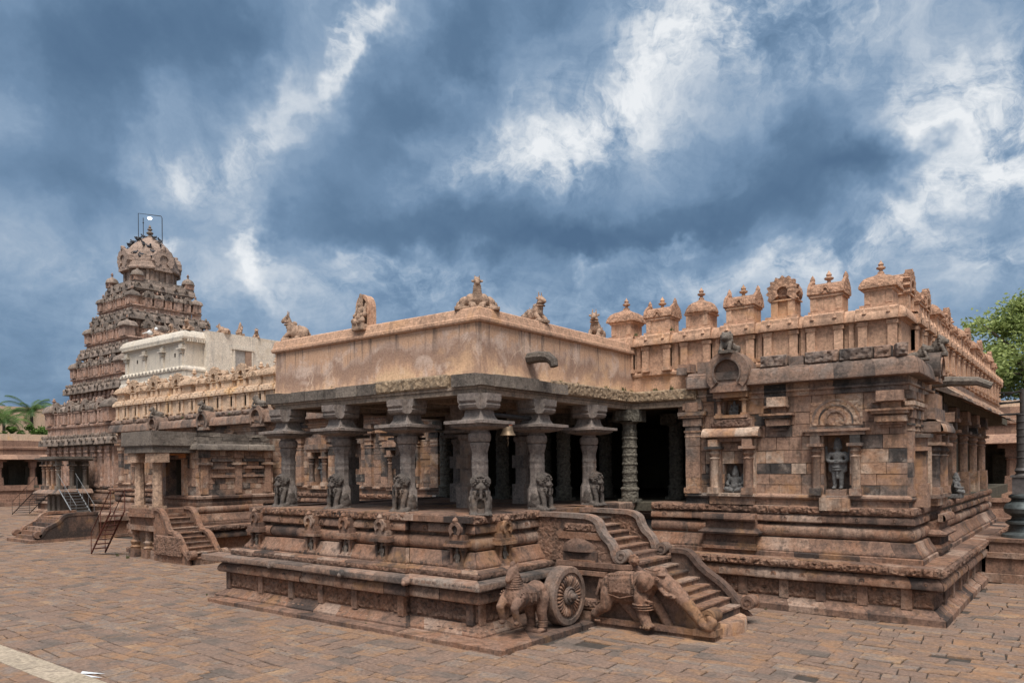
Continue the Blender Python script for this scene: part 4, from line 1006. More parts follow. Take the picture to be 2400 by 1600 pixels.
scroll_rail(porch, UPC, (-8.10, 1.53), .14, 14.28, 14.58, M_CORN, [(-8.1, 1.34), (-10.45, 1.34)], wallmat=M_CARVE)
scroll_rail(porch, UPC, (-8.10, 1.53), .14, 16.15, 16.45, M_CORN, [(-8.1, 1.34), (-10.45, 1.34)], wallmat=M_CARVE)
LOC = [(-7.9, 1.50), (-7.6, 1.50), (-7.42, 1.44), (-7.22, 1.22), (-7.0, 1.04), (-6.72, .86), (-6.5, .66), (-6.34, .46), (-6.2, .36)]
scroll_rail(porch, LOC, (-6.06, .48), .15, 16.15, 16.45, M_PLINTH, [(-6.0, .18), (-7.9, .18)])
lw = MB(); lw.extrude([(-8.6, .1), (-6.2, .1), (-6.2, .34), (-6.9, .72), (-7.6, 1.18), (-7.9, 1.34), (-8.6, 1.34)], 14.44, 14.62)
lw.extrude([(q[0], q[1]) for q in [(-6.14 + .15 * math.cos(t * math.pi / 10), .47 + .15 * math.sin(t * math.pi / 10)) for t in range(20)]], 14.2, 14.62)
ribbon(lw, spiral(-6.14, .47, .15, math.pi), .035, 14.18, 14.25)
lw.box(-6.42, -5.98, 14.16, 14.62, .09, .22, None, .01); lw.box(-6.36, -6.02, 14.18, 14.6, .22, .32, None, .01)
lw.box(-8.9, -6.3, 14.22, 14.45, .09, .19, None, .015)
lw.build('stair_side_wall', M_PLINTH, porch)
# side of the landing: cornices, carved frieze, lotus dado and panels
ld = MB()
ld.box(-9.75, -7.88, 14.24, 14.5, 1.26, 1.36, None, .006); ld.box(-9.7, -7.92, 14.28, 14.5, 1.20, 1.26, None, .006); ld.box(-9.65, -8.45, 14.20, 14.5, 1.08, 1.17, None, .008)
ld.box(-9.6, -8.72, 14.30, 14.5, 1.36, 1.58); ld.box(-9.4, -8.75, 14.26, 14.5, 1.36, 1.40)
ld.lathe([(.46, 1.56), (.50, 1.575), (.49, 1.62), (.44, 1.74), (.34, 1.82), (.30, 1.86)], (-9.22, 14.5), 20, 0, 1, .62)
ld.box(-9.75, -8.62, 14.33, 14.5, 1.84, 2.0, None, .006); ld.box(-9.7, -8.85, 14.36, 14.5, 2.0, 2.32)
ld.box(-8.62, -8.36, 14.24, 14.5, .78, 1.08, None, .01); ld.box(-8.58, -8.40, 14.26, 14.46, .55, .78, None, .01, .05)
ld.box(-9.2, -8.62, 14.18, 14.45, .10, .30, None, .01); ld.lathe([(.24, .30), (.30, .34), (.20, .40), (.30, .45), (.33, .52), (.22, .56)], (-8.93, 14.42), 14, 0, 1, .7); ld.box(-9.3, -8.64, 14.36, 14.5, .5, 1.1)
ld.build('landing_side', M_PLINTH, porch, .5)
cf = MB(); cf.relief(-9.62, -8.66, 2.02, 2.20, 14.355, .05, .02, 260, 8, (.02, .04)); cf.build('carved_panel', M_CARVE, porch, .9); cf = MB(); cf.relief(-9.24, -8.62, .40, .56, 14.17, .05, .02, 260, 9, (.02, .045)); cf.build('carved_panel', M_CARVE, porch, .9)
lh = MB(); lh.ell((-7.86, 14.44, 1.44), (.11, .10, .11)); lh.ell((-7.84, 14.36, 1.44), (.06, .05, .05))
for i in range(9): lh.ell((-7.86 + .11 * math.cos(i * .7), 14.40, 1.46 + .10 * math.sin(i * .7)), .035)

put(fuse(lh, 'lion_head', M_PLINTH, .018, 1, .006, 20), 'lion_head', porch)
# --- chariot wheel, elephant and horse
wh = thing('chariot_wheel', 'large carved stone chariot wheel with petal spokes leaning against the porch platform', 'stone wheel', (-8.87, 13.47, .10), local=True, rot=math.pi / 2)
def disc(m, prof, n=40):   # axis along local -y (prof: radius, y)
    vs = []; fs = []
    for r, y in prof:
        for i in range(n): a = 2 * math.pi * i / n; vs.append((r * math.cos(a), y, .63 + r * math.sin(a)))
    for j in range(len(prof) - 1):
        for i in range(n): k = (i + 1) % n; fs.append((j * n + i, j * n + k, (j + 1) * n + k, (j + 1) * n + i))
    fs.append(tuple(range((len(prof) - 1) * n, len(prof) * n))); fs.append(tuple(range(n))[::-1]); m.add(vs, fs)
m = MB(); disc(m, [(.60, .30), (.63, .28), (.63, .03), (.60, 0), (.50, -.005), (.49, .03), (.44, .035), (.43, .06), (.0, .06)]); m.tube([(0, .05, .63), (0, .9, .63)], .09, 8); m.build('rim', M_CORN, wh, .5)
m = MB()
for i in range(32):
    a = 2 * math.pi * i / 32; c, s_ = math.cos(a), math.sin(a)
    m.tube([(.19 * c, .05, .63 + .19 * s_), (.30 * c, .02, .63 + .30 * s_), (.40 * c, .015, .63 + .40 * s_), (.44 * c, .05, .63 + .44 * s_)], [.012, .022, .032, .02], 7)
m.build('spokes', M_PLINTH, wh, .9)
m = MB(); disc(m, [(.20, .05), (.20, .0), (.17, -.03), (.165, 0), (.13, -.01), (.12, -.05), (.07, -.06), (.065, -.14), (.05, -.17), (.0, -.175)], 28); m.build('hub', M_CORN, wh, .5)
ELE = mesh_elephant(M_PLINTH)
o = put(ELE, 'stone_elephant'); o.location = (-7.36, 14.20, .12); meta(o, 'carved stone elephant striding down the near side of the porch stair', 'elephant statue')
o = put(mesh_horse(M_PLINTH), 'stone_horse'); o.location = (-9.17, 12.22, .10); o.rotation_euler.z = math.pi / 2; o.scale = (.98, .98, .98)
meta(o, 'carved stone horse rearing beside the chariot wheel at the porch corner', 'horse statue')
# --- figures on the porch parapet
BULL = mesh_bull(M_FIG)
def bull(x, y, z, rot, sc, label, mat=None):
    o = put(BULL, 'bull_statue'); o.location = (x, y, z); o.rotation_euler.z = rot; o.scale = (sc,) * 3
    return meta(o, label, 'bull statue', 'couchant bulls on the parapets')
bull(-17.4, 12.85, 6.95, math.radians(-58), .60, 'reclining bull statue at the left end of the porch parapet, head towards the white building').scale.z = .86
bull(-10.8, 15.0, 6.95, math.radians(78), .60, 'reclining bull statue on the porch parapet right above the dark water spout').scale.z = .76
bull(-10.85, 17.85, 6.95, math.radians(20), .66, 'small upright bull statue on the porch parapet nearest to the first domed roof shrine').scale.z = .80
o = put(mesh_corner_bull(M_FIG), 'bull_statue'); o.location = (-10.80, 12.80, 6.97); o.rotation_euler.z = math.radians(42); o.scale = (.50, .50, .58)
meta(o, 'double bodied bull statue with one upright head on the front corner of the porch parapet', 'bull statue')
fg = thing('framed_deity_statue', 'deity figure in an arched frame standing on the long side of the porch parapet', 'statue', (-14.3, 12.65, 6.93), local=True); fg.scale = (.66, .8, .95)
m = MB(); pts = [(.36 * math.cos(math.radians(a)), .46 + .36 * math.sin(math.radians(a))) for a in range(0, 181, 15)]; m.extrude([(.36, -.15)] + pts + [(-.36, -.15)], -.02, .20); m.arch(0, .46, .26, .37, -.10, 0, -30, 210, 16); m.box(-.37, -.26, -.10, 0, -.2, .3); m.box(.26, .37, -.10, 0, -.2, .3); m.build('arched_frame', M_OCHRE, fg, .5)
q = put(mesh_seated(M_FIG), 'deity_figure', fg); q.location = (0, -.16, -.12); q.scale = (1.18, 1.0, 1.12)
# ---------------------------------------------------------------- pillared hall right of the porch
HY, HX = 19.04, -3.43
hall = thing('temple_hall', 'richly carved stone hall at the right with niches, deep cornice and roof shrines', 'temple hall', (-6, 22, 0))
HP = [(-9.75, 18.18), (-2.57, 18.18), (-2.57, 34.0)]
plinth(hall, HP, ['foot', 'wall', 'eave', 'ledge', 'flat', 'lotus', 'torus', 'neck', 'eave2', 'frieze'])
carved_band(hall, 'figure_frieze', HP, .262, .33, .72, .05, .026, 70, (.03, .09), .95, seed=301)
carved_band(hall, 'lion_frieze', HP, .05, 1.035, 1.215, .075, .026, 90, (.03, .065), .33, seed=340)
carved_band(hall, 'makara_frieze', HP, .70, 2.275, 2.445, .05, .028, 80, (.03, .07), .45, seed=380)
for x in (-7.0, -6.0, -5.15, -4.25, -3.35): st = MB(); st.box(x - .11, x + .11, 18.18 + .19, 18.5, .29, .75); st.build('dividing_strip', M_PLINTH, hall)
for y in (19.6, 20.8, 22, 23.3, 24.6, 26, 27.4, 29, 30.6): st = MB(); st.box(-2.86, -2.76, y - .12, y + .12, .29, .75); st.build('dividing_strip', M_PLINTH, hall)
def pedestal(x, y, rot, w):
    m = MB().at(x, y, 0, rot); h = w / 2
    m.box(-h, h, 0, .6, 1.34, 1.42, None, .005); m.box(-h * .96, h * .96, .03, .6, 1.42, 1.50, None, .004); m.box(-h * .9, h * .9, .08, .6, 1.50, 1.72)
    m.add([(-h * 1.08, -.06, 1.72), (h * 1.08, -.06, 1.72), (h * 1.08, .6, 1.72), (-h * 1.08, .6, 1.72), (-h * 1.10, -.08, 1.77), (h * 1.10, -.08, 1.77), (h * 1.10, .6, 1.77), (-h * 1.10, .6, 1.77), (-h * .92, .08, 1.87), (h * .92, .08, 1.87), (h * .92, .6, 1.87), (-h * .92, .6, 1.87)],
          [(0, 1, 5, 4), (4, 5, 9, 8), (3, 0, 4, 7), (7, 4, 8, 11), (1, 2, 6, 5), (5, 6, 10, 9), (0, 3, 2, 1), (8, 9, 10, 11)])
    m.box(-h * .90, h * .90, .09, .6, 1.87, 2.05, None, .004); m.course([(-h, 0), (h, 0)] , [(.1, 2.06), (-.03, 2.06), (-.06, 2.10), (-.06, 2.16), (-.03, 2.22), (.1, 2.25)], jit=.003)
    m.box(-h, h, .0, .1, 2.06, 2.24)
    return m.build('niche_pedestal', M_PLINTH, hall, .5)
pedestal(-7.45, 18.18 + .40, 0, 1.42); pedestal(-2.57 - .40, 21.4, math.pi / 2, 1.5)
w = MB().at(0, HY, 0)
w.ashlar(-8.75, HX, 2.70, 5.14, 0, [(-5.24, -4.66, 2.70, 4.14), (-7.72, -7.22, 2.70, 3.49), (-7.70, -7.24, 4.74, 5.14)], jit=.012)
w.recess(-5.24, -4.66, 2.6, 4.14, .02, .32); w.recess(-7.72, -7.22, 2.6, 3.49, .02, .26); w.recess(-7.70, -7.24, 4.7, 5.16, .02, .2)
w.at(HX, HY, 0, math.pi / 2); w.ashlar(0.01, 4.0, 2.70, 5.14, 0, [(2.1, 2.6, 2.7, 3.6)], jit=.012); w.recess(2.1, 2.6, 2.7, 3.6, .02, .3)
w.build('wall', M_WALL, hall)
wb = MB(); FP = [(-8.78, HY), (HX, HY), (HX, HY + 4.2)]
wb.course(FP, [(.0, 2.45), (-.03, 2.46), (-.03, 2.60), (-.10, 2.62), (-.12, 2.66), (-.11, 2.70), (-.02, 2.74), (.03, 2.745)], jit=.006); wb.build('wall_base', M_WALL, hall, .5)
ab = MB()
ab.course(FP, [(.02, 5.12), (-.05, 5.13), (-.05, 5.24), (-.10, 5.25), (-.10, 5.30), (-.02, 5.31), (-.04, 5.48), (.3, 5.49)], jit=.006); ab.build('architrave', M_WALL, hall)
kp = MB(); kp.course([(-8.62, HY), (HX, HY), (HX, HY + 2.35)], kapota(.06, 5.45, .43, -.31), jit=.008, block=(.4, .9))
kp.box(-8.66, -8.0, HY - .24, HY + .3, 5.47, 5.80, None, .01); kp.build('cornice', M_CORN, hall, .5)
rf = MB(); rf.box(-8.6, HX - .02, HY + .02, 31, 5.5, 5.87); rf.box(-8.6, HX + .2, HY - .06, HY + .4, 5.84, 5.87); rf.build('roof', M_CORN, hall)
# pilasters: the end pier stands proud, the others keep to the wall face and only their capitals project
p = MB().at(0, HY, 0); pilaster(p, -8.55, 2.72, 5.12, .40, .10); p.box(-8.71, -8.39, -.18, .0, 4.88, 5.12); p.box(-9.0, -8.65, .0, .3, 4.72, 5.02, None, .01); p.build('pilaster', M_WALL, hall)
for x, ww in ((-6.28, .42), (-3.74, .50)):
    p = MB().at(0, HY, 0); q = .18 if x < -5 else .07
    p.box(x - ww * .42, x + ww * .42, -.05, .02, 4.30, 4.36, None, .005); p.box(x - ww * .50, x + ww * .50, -.12, .02, 4.36, 4.42, None, .005); p.box(x - ww * .66, x + ww * .66, -.20, .02, 4.42, 4.55, None, .006); p.box(x - ww * .55, x + ww * .55, -.13, .02, 4.55, 4.60)
    p.box(x - ww * .80, x + ww * .74, -.24, .02, 4.60, 4.665, None, .006); p.box(x - ww * 1.0, x + ww * .9, -.29, .02, 4.665, 4.715, None, .006); p.box(x - ww * .42, x + ww * .42, -.10, .02, 4.715, 4.88)
    p.box(x - ww * .85, x + ww * .6, -.15, .02, 4.86, 4.93, None, .005); p.box(x - ww * .55, x + ww * .55, -.28, .02, 4.88, 5.12, None, .006); p.build('capital', M_WALL, hall)
# framed niches
n = MB().at(0, HY, 0)
for x in (-5.40, -4.50): small_column(n, x, -.06, 2.72, 4.14, .10)
n.box(-5.62, -4.28, -.16, .02, 4.15, 4.24, None, .004); n.box(-5.72, -4.18, -.20, .02, 4.24, 4.30, None, .004); n.box(-5.55, -4.35, -.06, .02, 4.30, 4.36)
n.arch(-4.95, 4.50, .20, .25, -.06, .02, -20, 200, 18); n.arch(-4.95, 4.48, .36, .40, -.045, .02, -10, 190, 20); n.arch(-4.95, 4.46, .50, .56, -.04, .02, 0, 180, 22)
n.box(-5.28, -4.62, -.24, .05, 2.36, 2.66, None, .01); n.box(-5.18, -4.72, -.08, .25, 2.66, 2.86, None, .008)
n.build('tall_niche_frame', M_WALL, hall)
tr = MB(); tr.relief(-5.55, -4.36, 4.37, 4.95, HY - .012, .03, .02, 200, 77, (.02, .05)); tr.build('arch_relief', M_WALL, hall, .9)
n = MB().at(0, HY, 0)
for x in (-7.92, -7.02): small_column(n, x, -.16, 2.72, 4.12, .115); n.box(x - .15, x + .15, -.12, .02, 2.72, 4.12)
n.box(-8.1, -6.84, -.28, .02, 2.66, 2.74, None, .006); n.box(-8.05, -6.9, -.2, .02, 2.46, 2.66); n.box(-8.0, -6.94, -.16, .02, 4.06, 4.18)
n.course([(-8.22, -.12), (-6.72, -.12)], [(.1, 4.16), (-.14, 4.165), (-.20, 4.18), (-.21, 4.22), (-.17, 4.32), (-.08, 4.40), (.1, 4.43)], jit=.004, block=(.6, 1.2)); n.box(-8.22, -6.72, -.22, .02, 4.17, 4.38)
n.box(-8.02, -6.92, -.17, .02, 4.40, 4.66); n.box(-7.9, -7.02, -.22, .02, 4.66, 4.74)
for x in (-7.80, -7.14): small_column(n, x, -.12, 4.74, 5.18, .055)
n.box(-7.92, -7.02, -.24, .02, 5.18, 5.36, None, .006)
n.build('canopied_niche', M_WALL, hall)
tr = MB(); tr.relief(-8.0, -6.95, 4.42, 4.64, HY - .175, .05, .024, 200, 78, (.03, .06)); tr.build('carved_panel', M_CARVE, hall, .9)
def kudu(x, y, rot, z, r, parent=hall, mat=M_CORN, depth=.55):
    """horseshoe arch breaking a cornice"""
    k = MB().at(x, y, 0, rot)
    k.arch(0, z, r * .62, r, -.10, depth, -42, 222, 22); k.arch(0, z, r * .60, r * .68, -.13, -.08, -42, 222, 22)
    k.extrude([(r * .7 * math.cos(math.radians(a)), z + r * .7 * math.sin(math.radians(a))) for a in range(-50, 231, 20)], .06, depth)
    k.box(-r * .62, r * .62, -.02, .2, z - r * .30, z + r * .05, None, .006); k.box(-r * .85, r * .85, -.06, depth, z - r * .86, z - r * .58, None, .006)
    return k.build('horseshoe_arch', mat, parent, .5)
kudu(-7.48, HY - .30, 0, 5.80, .56)
kudu(HX + .30, 21.2, math.pi / 2, 5.78, .40)
LIONP = mesh_perched_lion(M_DARK)
FACE = None
kf = MB(); kf.box(-.12, .12, -.10, .12, 0, .30, None, .01); kf.ell((0, -.06, .17), (.13, .10, .15)); kf.ell((0, -.15, .13), (.05, .05, .04)); kf.box(-.08, .08, -.16, -.1, .03, .07)
for s in (-1, 1): kf.ell((s * .06, -.13, .22), .035)
FACE = fuse(kf, 'lion', M_CORN, .018, 1, .01, 18)
def perch(x, y, z, rot, sc, label, me=None, grp=None):
    o = put(me or LIONP, 'lion_statue'); o.location = (x, y, z); o.rotation_euler.z = rot; o.scale = (sc,) * 3
    return meta(o, label, 'lion statue', grp or 'lion figures on the cornices')
perch(-7.48, HY - .30, 6.32, 0, .92, 'dark lion statue crowning the large horseshoe arch of the right hall')
perch(HX + .28, 21.25, 6.12, math.pi / 2, .85, 'dark pointed lion statue on the right side cornice above the rain spout')
perch(HX + .16, 19.9, 5.88, math.pi / 2, .62, 'dark low lion statue behind the front right cornice corner')
for x, lb in ((-3.52, 'carved lion face block on the front right cornice corner'),): perch(x, HY - .12, 5.87, math.radians(30), 1.0, lb, FACE)
for x0, x1 in ((-6.70, -6.05), (-5.62, -4.85), (-4.83, -4.10), (-4.08, -3.72)): cf = MB(); cf.relief(x0, x1, 5.87, 6.16, HY - .14, .09, .024, 110, int(-x0 * 10), (.04, .09)); cf.box(x0, x1, HY - .13, HY + .15, 5.85, 6.14, None, .012); cf.build('frieze_block', M_CORN, hall, .8)
for b in ((-8.36, -8.0, HY - .2, HY + .1, 5.86, 6.14), (-6.0, -5.66, HY - .16, HY + .1, 5.86, 6.08)): cf = MB(); cf.box(*b, None, .02); cf.build('frieze_block', M_CORN, hall)
# statues in the niches
STAND, SEAT = mesh_standing(M_BLACK), mesh_seated(M_BLACK)
def statue(me, x, y, z, sc, label, cat='statue', rot=0):
    o = put(me, 'deity_statue'); o.location = (x, y, z); o.scale = (sc,) * 3; o.rotation_euler.z = rot; return meta(o, label, cat)
statue(STAND, -4.95, HY + .13, 2.86, 1.0, 'black granite standing deity with tall crown in the tall niche of the right hall')
statue(SEAT, -7.47, HY + .12, 2.63, .96, 'grey seated deity in the canopied niche left of the standing deity')
statue(SEAT, -7.47, HY + .08, 4.74, .46, 'tiny seated deity in the small upper niche below the large horseshoe arch')
# --- parapet with its row of little shrines
def hara(parent, path, zt, mat, mcarve, us, kinds, w=.98, z0=5.86, skipw=False, tall=1.06, wname='parapet_wall', labels=None, sw=.86, bk=1.35):
    """pilastered parapet along a plan line; us = places of the shrines on each run"""
    a = MB(); h = zt - z0
    a.course(path, [(0, z0 - .4), (0, z0 + h * .26), (-.04, z0 + h * .27), (-.05, z0 + h * .31), (-.01, z0 + h * .345), (0, z0 + h * .35), (0, z0 + h * .78), (-.05, z0 + h * .79), (-.05, z0 + h * .815)], block=(3, 6), jit=.003)
    runs = along(path, 0)
    for (x, y, r, L), u_ in zip(runs, us):
        a.at(x, y, 0, r)
        for u in u_:
            a.box(u - w * .42, u + w * .42, -.09, .02, z0 + h * .28, z0 + h * .80)
            for q in (-.32, .32):
                a.box(u + w * (q - .10), u + w * (q + .10), -.15, .0, z0 + h * .36, z0 + h * .79); a.box(u + w * (q - .12), u + w * (q + .12), -.17, .0, z0 + h * .34, z0 + h * .41); a.box(u + w * (q - .12), u + w * (q + .12), -.17, .0, z0 + h * .73, z0 + h * .79)
        for u0, u1 in zip(u_[:-1], u_[1:]):
            mid = (u0 + u1) / 2; a.box(mid - .055, mid + .055, -.05, .0, z0 + h * .36, z0 + h * .79)
    a.M = None; a.build(wname, mat, parent)
    k = MB(); k.course(path, [(.1, z0 + h * .81), (-.14, z0 + h * .81), (-.15, z0 + h * .84), (-.13, z0 + h * .91), (-.06, z0 + h * .98), (.02, zt), (.9, zt + .01)], block=(.8, 1.8), jit=.006)
    for (x, y, r, L), u_ in zip(runs, us):
        k.at(x, y, 0, r)
        for u in u_:
            q = w * .46; k.course([(u - q, 0), (u + q, 0)], [(0, z0 + h * .80), (-.24, z0 + h * .805), (-.25, z0 + h * .84), (-.23, z0 + h * .92), (-.16, zt - .005), (.0, zt + .02)], jit=.003, block=(3, 4))
            k.box(u - q, u + q, -.23, .0, z0 + h * .81, zt - .05); k.box(u - w * .4, u + w * .4, -.08, .7, zt - .1, zt + .07)
            for s in (-.26, .26): k.lathe([(.055, zt - .16), (.0, zt - .0)], (u + s, -.23), 8)
    k.M = None; k.build('parapet_eave', mat, parent, .5)
    i = 0
    for (x, y, r, L), u_ in zip(runs, us):
        for u in u_:
            c, s = math.cos(r), math.sin(r); d = w * .30
            mini_shrine(kinds[i % len(kinds)], w * sw * R.uniform(.96, 1.04), mat, mcarve, parent, x + u * c - d * s, y + u * s + d * c, zt + .06, r, tall=tall / sw, label=labels[i] if labels and i < len(labels) else None, bk=bk); i += 1
HK = ['kuta', 'sala', 'round', 'sala', 'arch', 'sala', 'kuta'] + ['arch', 'sala', 'arch', 'kuta', 'sala', 'arch', 'sala', 'round', 'sala', 'arch', 'kuta', 'sala', 'arch', 'sala', 'round', 'arch', 'sala']
hara(hall, [(-11.6, 19.4), (-3.6, 19.4), (-3.6, 41)], 7.12, M_OCHRE, M_OCARVE, [[x + 11.6 for x in (-10.92, -9.77, -8.6, -7.42, -6.32, -5.26, -4.08)], [1.55 + 1.16 * i for i in range(17)]], HK, w=1.0, z0=5.55, tall=1.0,
     labels=['square domed roof shrine', 'barrel vaulted roof shrine', 'round domed roof shrine', 'barrel vaulted roof shrine', 'roof shrine with flaming arch front', 'barrel vaulted roof shrine', 'corner roof shrine with square dome'])
rr = MB(); rr.box(-11.5, -4.3, 20.3, 41, 6.6, 7.13); rr.box(-11.5, -3.65, 19.45, 41, 5.6, 7.12); rr.build('upper_roof', M_OCHRE, hall)
# open bay between porch and facade: beam, ledge, spout, ornate pillars, dark interior
ob = MB(); ob.box(-18.3, -8.3, 18.92, 19.36, 5.03, 5.20, None, .004); ob.build('beam', M_BEAM, hall)
le = MB(); le.relief(-10.4, -8.45, 5.20, 5.50, 18.86, .05, .03, 200, 12, (.03, .07)); le.box(-10.5, -8.42, 18.875, 19.45, 5.202, 5.50, None, .008); le.build('ledge_slab', M_LEDGE, hall)
sp = MB(); sp.box(-8.95, -8.60, 18.95, 19.5, 5.92, 6.16, None, .01); sp.box(-8.90, -8.70, 18.75, 19.0, 5.86, 6.04, None, .01); sp.build('water_spout', M_CORN, hall)
sp = MB(); sp.tube([(-3.5, 22.2, 5.52), (-3.0, 22.2, 5.54), (-2.4, 22.2, 5.50), (-2.1, 22.2, 5.36)], [.14, .13, .11, .09], 8); sp.build('water_spout', M_DARK, hall, .5)
def ornate_mesh():
    m = MB(); z = 0; pr = []
    m.box(-.25, .25, -.25, .25, 0, .10); 
    pr = [(.245, .10), (.245, .34), (.27, .36), (.27, .40), (.22, .44)]
    zz = .44
    while zz < 1.75:
        pr += [(.205, zz), (.205, zz + .13), (.225, zz + .15), (.225, zz + .19), (.205, zz + .21)]; zz += .24
    pr += [(.20, 1.86), (.22, 1.9), (.22, 2.02), (.20, 2.04), (.20, 2.2), (.25, 2.24), (.30, 2.27)]
    m.lathe(pr, (0, 0), 16); m.box(-.42, .42, -.22, .22, 2.27, 2.60, None, .008); m.box(-.22, .22, -.42, .42, 2.30, 2.59, None, .006)
    return m.mesh('ornate_pillar', stone('carved pillar granite', [(.125, .115, .098), (.18, .165, .14)], dark=(.045, .043, .038), stain=.4, carve=.6, cscale=14, bstr=1.0), .5)
ORN = ornate_mesh()
for x, y in ((-10.55, 19.14), (-12.8, 19.14), (-15.15, 19.14), (-17.6, 19.14), (-10.2, 21.4), (-12.8, 21.6), (-15.2, 21.6)):
    o = put(ORN, 'ornate_pillar', hall); o.location = Vector((x, y, ZF - .01)) - Vector(WLOC[hall.name])
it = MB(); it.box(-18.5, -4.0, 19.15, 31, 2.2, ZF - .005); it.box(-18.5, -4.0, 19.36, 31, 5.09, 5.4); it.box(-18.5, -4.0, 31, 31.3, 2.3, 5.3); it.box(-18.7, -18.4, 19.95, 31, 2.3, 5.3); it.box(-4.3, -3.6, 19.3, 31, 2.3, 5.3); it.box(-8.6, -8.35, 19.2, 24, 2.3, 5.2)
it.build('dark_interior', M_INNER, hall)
# --- right flank: canopied niche, open side porch under a sloping eave
n = MB().at(HX, HY, 0, math.pi / 2)
for u, ww in ((.22, .36), (.86, .26), (1.28, .22)): pilaster(n, u, 2.72, 5.12, ww, .09)
n.box(.42, .74, -.34, .02, 2.46, 3.0, None, .006); n.box(.46, .70, -.30, .02, 3.0, 3.75); n.box(.38, .78, -.36, .02, 3.75, 3.84); n.box(.44, .72, -.3, .02, 3.84, 4.05); n.box(.36, .80, -.4, .02, 4.05, 4.14)
for u in (1.75, 2.95): small_column(n, u, -.28, 2.72, 4.15, .12); n.box(u - .16, u + .16, -.24, .02, 2.72, 4.15)
n.box(1.5, 3.2, -.42, .02, 2.62, 2.72, None, .006); n.box(1.6, 3.1, -.36, .02, 2.44, 2.62)
n.course([(1.42, -.34), (3.3, -.34)], [(.2, 4.20), (-.12, 4.205), (-.18, 4.22), (-.18, 4.28), (-.13, 4.40), (-.02, 4.50), (.2, 4.53)], jit=.005); n.box(1.42, 3.3, -.46, .02, 4.21, 4.46); n.box(1.6, 3.1, -.32, .02, 4.5, 4.8); n.box(1.9, 2.8, -.3, .02, 4.8, 5.15); n.box(3.3, 3.5, -.5, .02, 4.5, 4.75, None, .02)
n.build('side_niche', M_WALL, hall)
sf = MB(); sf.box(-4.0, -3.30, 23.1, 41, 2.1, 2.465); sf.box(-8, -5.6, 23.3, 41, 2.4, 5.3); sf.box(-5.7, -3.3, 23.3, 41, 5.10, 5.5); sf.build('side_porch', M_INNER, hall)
def side_pillar(y):
    m = MB(); m.box(-.2, .2, -.2, .2, 0, .5); small_column(m, 0, 0, .5, 2.2, .15); m.box(-.24, .24, -.24, .24, 2.2, 2.3); m.box(-.2, .2, -.34, .34, 2.3, 2.62)
    o = m.build('side_pillar', M_WALL, hall); o.location = Vector((-3.50, y, 2.46)) - Vector(WLOC[hall.name])
for y in (23.6, 25.9, 28.3, 30.7, 33.1): side_pillar(y)
ch = MB()
y = 22.6
while y < 38:
    L = R.uniform(.5, .9); dz = R.uniform(-.012, .012)
    P_ = [(-3.62, 5.80), (-3.35, 5.62), (-3.05, 5.36), (-2.78, 5.19), (-2.76, 5.12), (-3.1, 5.26), (-3.6, 5.5)]
    vs = [(a, y, b + dz) for a, b in P_] + [(a, y + L - .006, b + dz) for a, b in P_]; q = len(P_)
    ch.add(vs, [tuple(range(q)), tuple(range(q, 2 * q))[::-1]] + [((i + 1) % q, i, q + i, q + (i + 1) % q) for i in range(q)])
    for k in range(5): yy = y + L * (k + .5) / 5; ch.tube([(a, yy, b + dz + .005) for a, b in P_[:4]], .022, 5)
    y += L
ch.build('sloping_eave', M_WALL, hall)
gn = thing('elephant_headed_statue', 'small black seated statue in the shade of the right side porch', 'statue', (-3.2, 24.6, 2.47), local=True, rot=math.pi / 2)
q = put(SEAT, 'seated_figure', gn); q.scale = (1, 1, .85)
# ---------------------------------------------------------------- long main hall of the temple behind the porch
body = thing('main_temple', 'long carved main temple body left of the porch with cream plaster shrines along its parapet', 'temple', (-30, 24, 0))
BY = 19.95
BP = [(-43.6, 26), (-43.6, 19.1), (-18.9, 19.1)]
plinth(body, BP, ['foot', 'wall', 'eave', 'ledge', 'flat', 'lotus', 'torus', 'neck', 'eave2', 'frieze'])
carved_band(body, 'lion_frieze', BP[1:], .05, 1.035, 1.215, .075, .04, 60, (.04, .08), .33, seed=501)
carved_band(body, 'makara_frieze', BP[1:], .70, 2.275, 2.445, .06, .03, 80, (.03, .07), .3, seed=540)
w = MB().at(0, BY, 0)
NI = [(-20.95, -20.3, 2.72, 3.75), (-25.6, -25.0, 2.72, 4.2), (-23.4, -22.85, 3.2, 4.4), (-34.6, -34.0, 2.9, 4.2), (-40.6, -40.0, 2.9, 4.2)]
w.ashlar(-42.74, -18.4, 2.70, 5.14, 0, NI, jit=.014)
for a in NI: w.recess(a[0], a[1], a[2], a[3], .02, .3)
w.at(-42.74, 26, 0, -math.pi / 2); w.ashlar(0, 26 - BY, 2.7, 5.14, 0)
w.build('wall', M_WALL, body)
BF = [(-42.74, 26), (-42.74, BY), (-18.4, BY)]
wb = MB(); wb.course(BF, [(.0, 2.45), (-.03, 2.46), (-.03, 2.60), (-.10, 2.62), (-.12, 2.66), (-.11, 2.70), (-.02, 2.74), (.03, 2.745)]); wb.build('wall_base', M_WALL, body, .5)
ab = MB(); ab.course(BF, [(.02, 5.12), (-.05, 5.13), (-.05, 5.24), (-.10, 5.25), (-.10, 5.30), (-.02, 5.31), (-.04, 5.48), (.3, 5.49)]); ab.build('architrave', M_WALL, body)
kp = MB(); kp.course(BF, kapota(.06, 5.45, .43, -.40), jit=.008, block=(.5, 1.1)); kp.build('cornice', M_CORN, body, .5)
for i, x in enumerate((-42.3, -40.9, -39.7, -38.2, -35.0, -33.6, -31.6, -26.6, -24.5, -22.3, -21.4, -19.8, -18.8)):
    p = MB().at(0, BY, 0); pilaster(p, x, 2.72, 5.12, .36, .13); p.build('pilaster', M_WALL, body)
